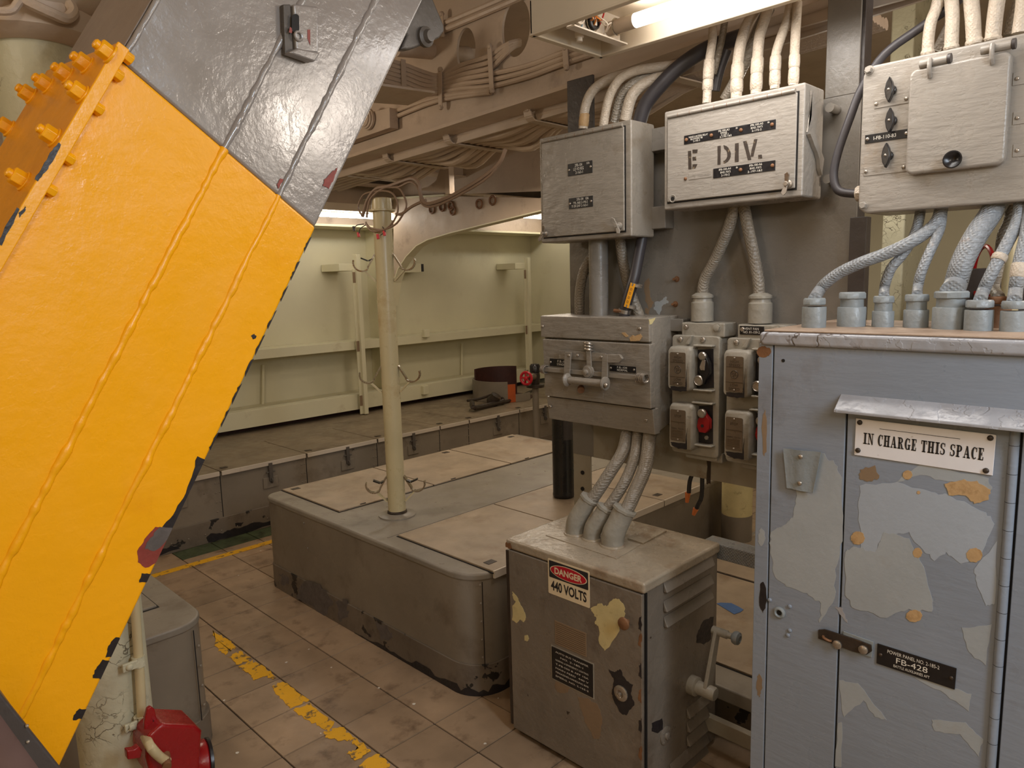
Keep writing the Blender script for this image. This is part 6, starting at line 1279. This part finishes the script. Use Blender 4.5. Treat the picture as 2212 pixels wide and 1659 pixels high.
# slotted bracket and dark lug on the trunk
br = obj('slotted_bracket', M().prism([face(u, v) for u, v in ((622, 12), (676, 18), (676, 118), (628, 112))], cc * -.018), 'chute_gray', t, .004)
obj('bracket_foot', M().prism([face(u, v) for u, v in ((606, 118), (626, 108), (676, 118), (664, 138))], cc * -.026), 'chute_gray', br, .004); obj('bracket_side', M().prism([face(u, v) for u, v in ((604, 12), (620, 12), (626, 112), (608, 120))], cc * -.012), 'bracket_dark', br, .002)
sl = [face(638 + 8 * math.cos(q), (38 if math.sin(q) < 0 else 62) + 8 * math.sin(q), .0182) for q in [2 * PI * i / 20 for i in range(20)]]
obj('slot', M().prism(sl, cc * -.0006), 'gap_dark', br); obj('ring', M().torus(face(645, 78, .02), cc, .0075, .0025, 16, 6), 'chute_gray', br); obj('chipped_paint', M().prism([face(u, v, .0182) for u, v in ((626, 58), (632, 62), (630, 72), (624, 70))], cc * -.0005), 'red_chip', br); obj('chipped_paint', M().prism([face(u, v, .0182) for u, v in ((664, 64), (670, 64), (670, 98), (664, 84))], cc * -.0005), 'red_chip', br)
lg = [(800, -40), (890, -40), (915, 0), (940, 58), (942, 72), (932, 86), (906, 98), (868, 112), (846, 112), (860, 80), (820, 40)]
lgp = obj('lug', M().prism([face(u, v, -.06) for u, v in lg], cc * -.03), 'bracket_dark', t, .006)
obj('lug_boss', M().lathe(face(918, 80, -.028), -cc, [(.022, -.004), (.022, .006), (.015, .010), (.012, .02)], 16), 'bracket_dark', lgp)
# ------------------------------------------------------------------ cracked column, conduit, red lantern, rail
cxy = V((-.995, -.72, 0)); r = .083
t = thing('green_column', 'pale green cracked paint column behind the yellow trunk', 'column', cxy)
obj('shaft', M().cyl(cxy, cxy + V((0, 0, 2.1)), r, n=40), 'column_green', t)
obj('lagging', M().lathe(cxy + V((0, 0, 2.05)), UZ, [(.10, 0), (.125, .02), (.13, .3), (.12, .77)], 20), 'overhead', t)
t = thing('overhead_pipe', 'sagging lagged pipe with rope wrap in the top left corner', 'pipe', W(110, 0, 'y', -.55))
q = lambda u, v, y=-.80: W(u, v, 'y', y)
obj('lagging', M().tube([q(-80, -60), q(40, -30), q(120, -14), q(190, -30), q(240, -80)], .055, 12, 4), 'overhead', t); obj('rope', M().tube([q(20, -20, -.86), q(60, 5, -.87), q(110, 28, -.87), q(142, 40, -.86), q(158, 26, -.85), q(150, 8, -.84)], .011, 8, 4), 'overhead_cable', t)
obj('rope', M().tube([q(-40, 20, -.86), q(20, 24, -.87), q(40, 5, -.87), q(60, -15, -.86)], .008, 8, 4), 'overhead_cable', t)
o = obj('drop_pipe', M().cyl(W(136, -30, 'y', -.62), W(139, 150, 'y', -.62), .011, n=10), 'overhead'); tag(o, 'thin beige pipe dropping beside the pale green column top', 'pipe')
yy = -.815
c = lambda u, v, y=yy: W(u, v, 'y', y)
P = [(276, 1130), (284, 1220), (291, 1300), (298, 1400), (303, 1480), (306, 1540), (309, 1575), (322, 1608), (342, 1632), (362, 1646)]
t = thing('lamp_conduit', 'cream painted cable clipped down the column to the red lamp', 'cable', c(306, 1540))
obj('sheath', M().tube([c(u, v, yy - (.10 if v > 1600 else 0)) for u, v in P], .0105, 12, 4), 'pole_cream', t)
for u, v in ((299, 1428), (304, 1556)):
    p = c(u, v); k = obj('clip', M().lathe(p, (0, 0, 1), [(.0145, -.012), (.0145, .012)], 16), 'column_green', t); obj('clip_lug', M().box(p.x - .038, p.x, p.y - .014, p.y - .006, p.z - .010, p.z + .010), 'column_green', k, .002); obj('screw', M().screw(V((p.x - .024, p.y - .014, p.z)), (0, -1, 0), .008), 'column_green', k)
yl_ = -.90; c = lambda u, v, y=yl_: W(u, v, 'y', y)
t = thing('red_lamp', 'red painted metal lamp with black lens gasket at the foot of the column', 'lamp', c(380, 1640))
body = [(318, 1592), (348, 1564), (424, 1567), (438, 1580), (436, 1605), (432, 1680), (330, 1690), (316, 1640)]
obj('housing', M().prism([c(u, v) for u, v in body], (0, .10, 0)), 'red_paint', t, .010, 3)
obj('bracket', M().prism([c(u, v, yl_ + .03) for u, v in ((312, 1600), (312, 1560), (318, 1532), (326, 1526), (334, 1532), (340, 1556), (352, 1578), (340, 1592))], (0, .012, 0)), 'red_paint', t, .003)
obj('bracket_window', M().prism([c(u, v, yl_ + .029) for u, v in ((330, 1554), (340, 1566), (350, 1578), (336, 1576))], (0, .001, 0)), 'gap_dark', t)
obj('lug', M().prism([c(u, v, yl_ - .01) for u, v in ((274, 1622), (290, 1620), (300, 1612), (308, 1622), (304, 1638), (276, 1642))], (0, .02, 0)), 'red_paint', t, .003)
lc = c(432, 1648, yl_ + .05); ax = V((1, -.18, -.12)).normalized()
obj('lens_rim', M().lathe(lc, ax, [(.040, -.03), (.052, -.012), (.054, .010), (.050, .014)], 28), 'red_paint', t); obj('gasket', M().lathe(lc, ax, [(.052, .0135), (.0545, .015), (.0545, .022), (.045, .025)], 28), 'black_plastic', t)
e = c(368, 1644, yl_ - .02); obj('cable_gland', M().cyl(e + V((.0, .03, .008)), e + V((-.012, -.012, -.002)), .010, n=12), 'rust', t)
t = thing('black_rail', 'dark steel rail with brown tube crossing the bottom left corner', 'rail', W(60, 1600, 'y', -1.62))
y_ = -1.62; a, b = W(-120, 1345, 'y', y_), W(190, 1735, 'y', y_); b = a + (b - a) * (a.z / (a.z - b.z)); a2 = W(-120, 1440, 'y', y_)
obj('flat_bar', M().obox(a, b - a, W(-120, 1428, 'y', y_) - a, (0, .02, 0)), 'steel_dark', t, .003)
ta, tb = W(-120, 1520, 'y', y_ + .03), W(130, 1850, 'y', y_ + .03); obj('tube', M().cyl(ta, ta + (tb - ta) * (ta.z / (ta.z - tb.z)), .046, n=20), 'brown_tube', t)
obj('stud', M().ball(W(58, 1568, 'y', y_ - .001), .0022, 8), 'worn_metal', t); obj('stud', M().ball(W(60, 1602, 'y', y_ - .001), .0022, 8), 'worn_metal', t)
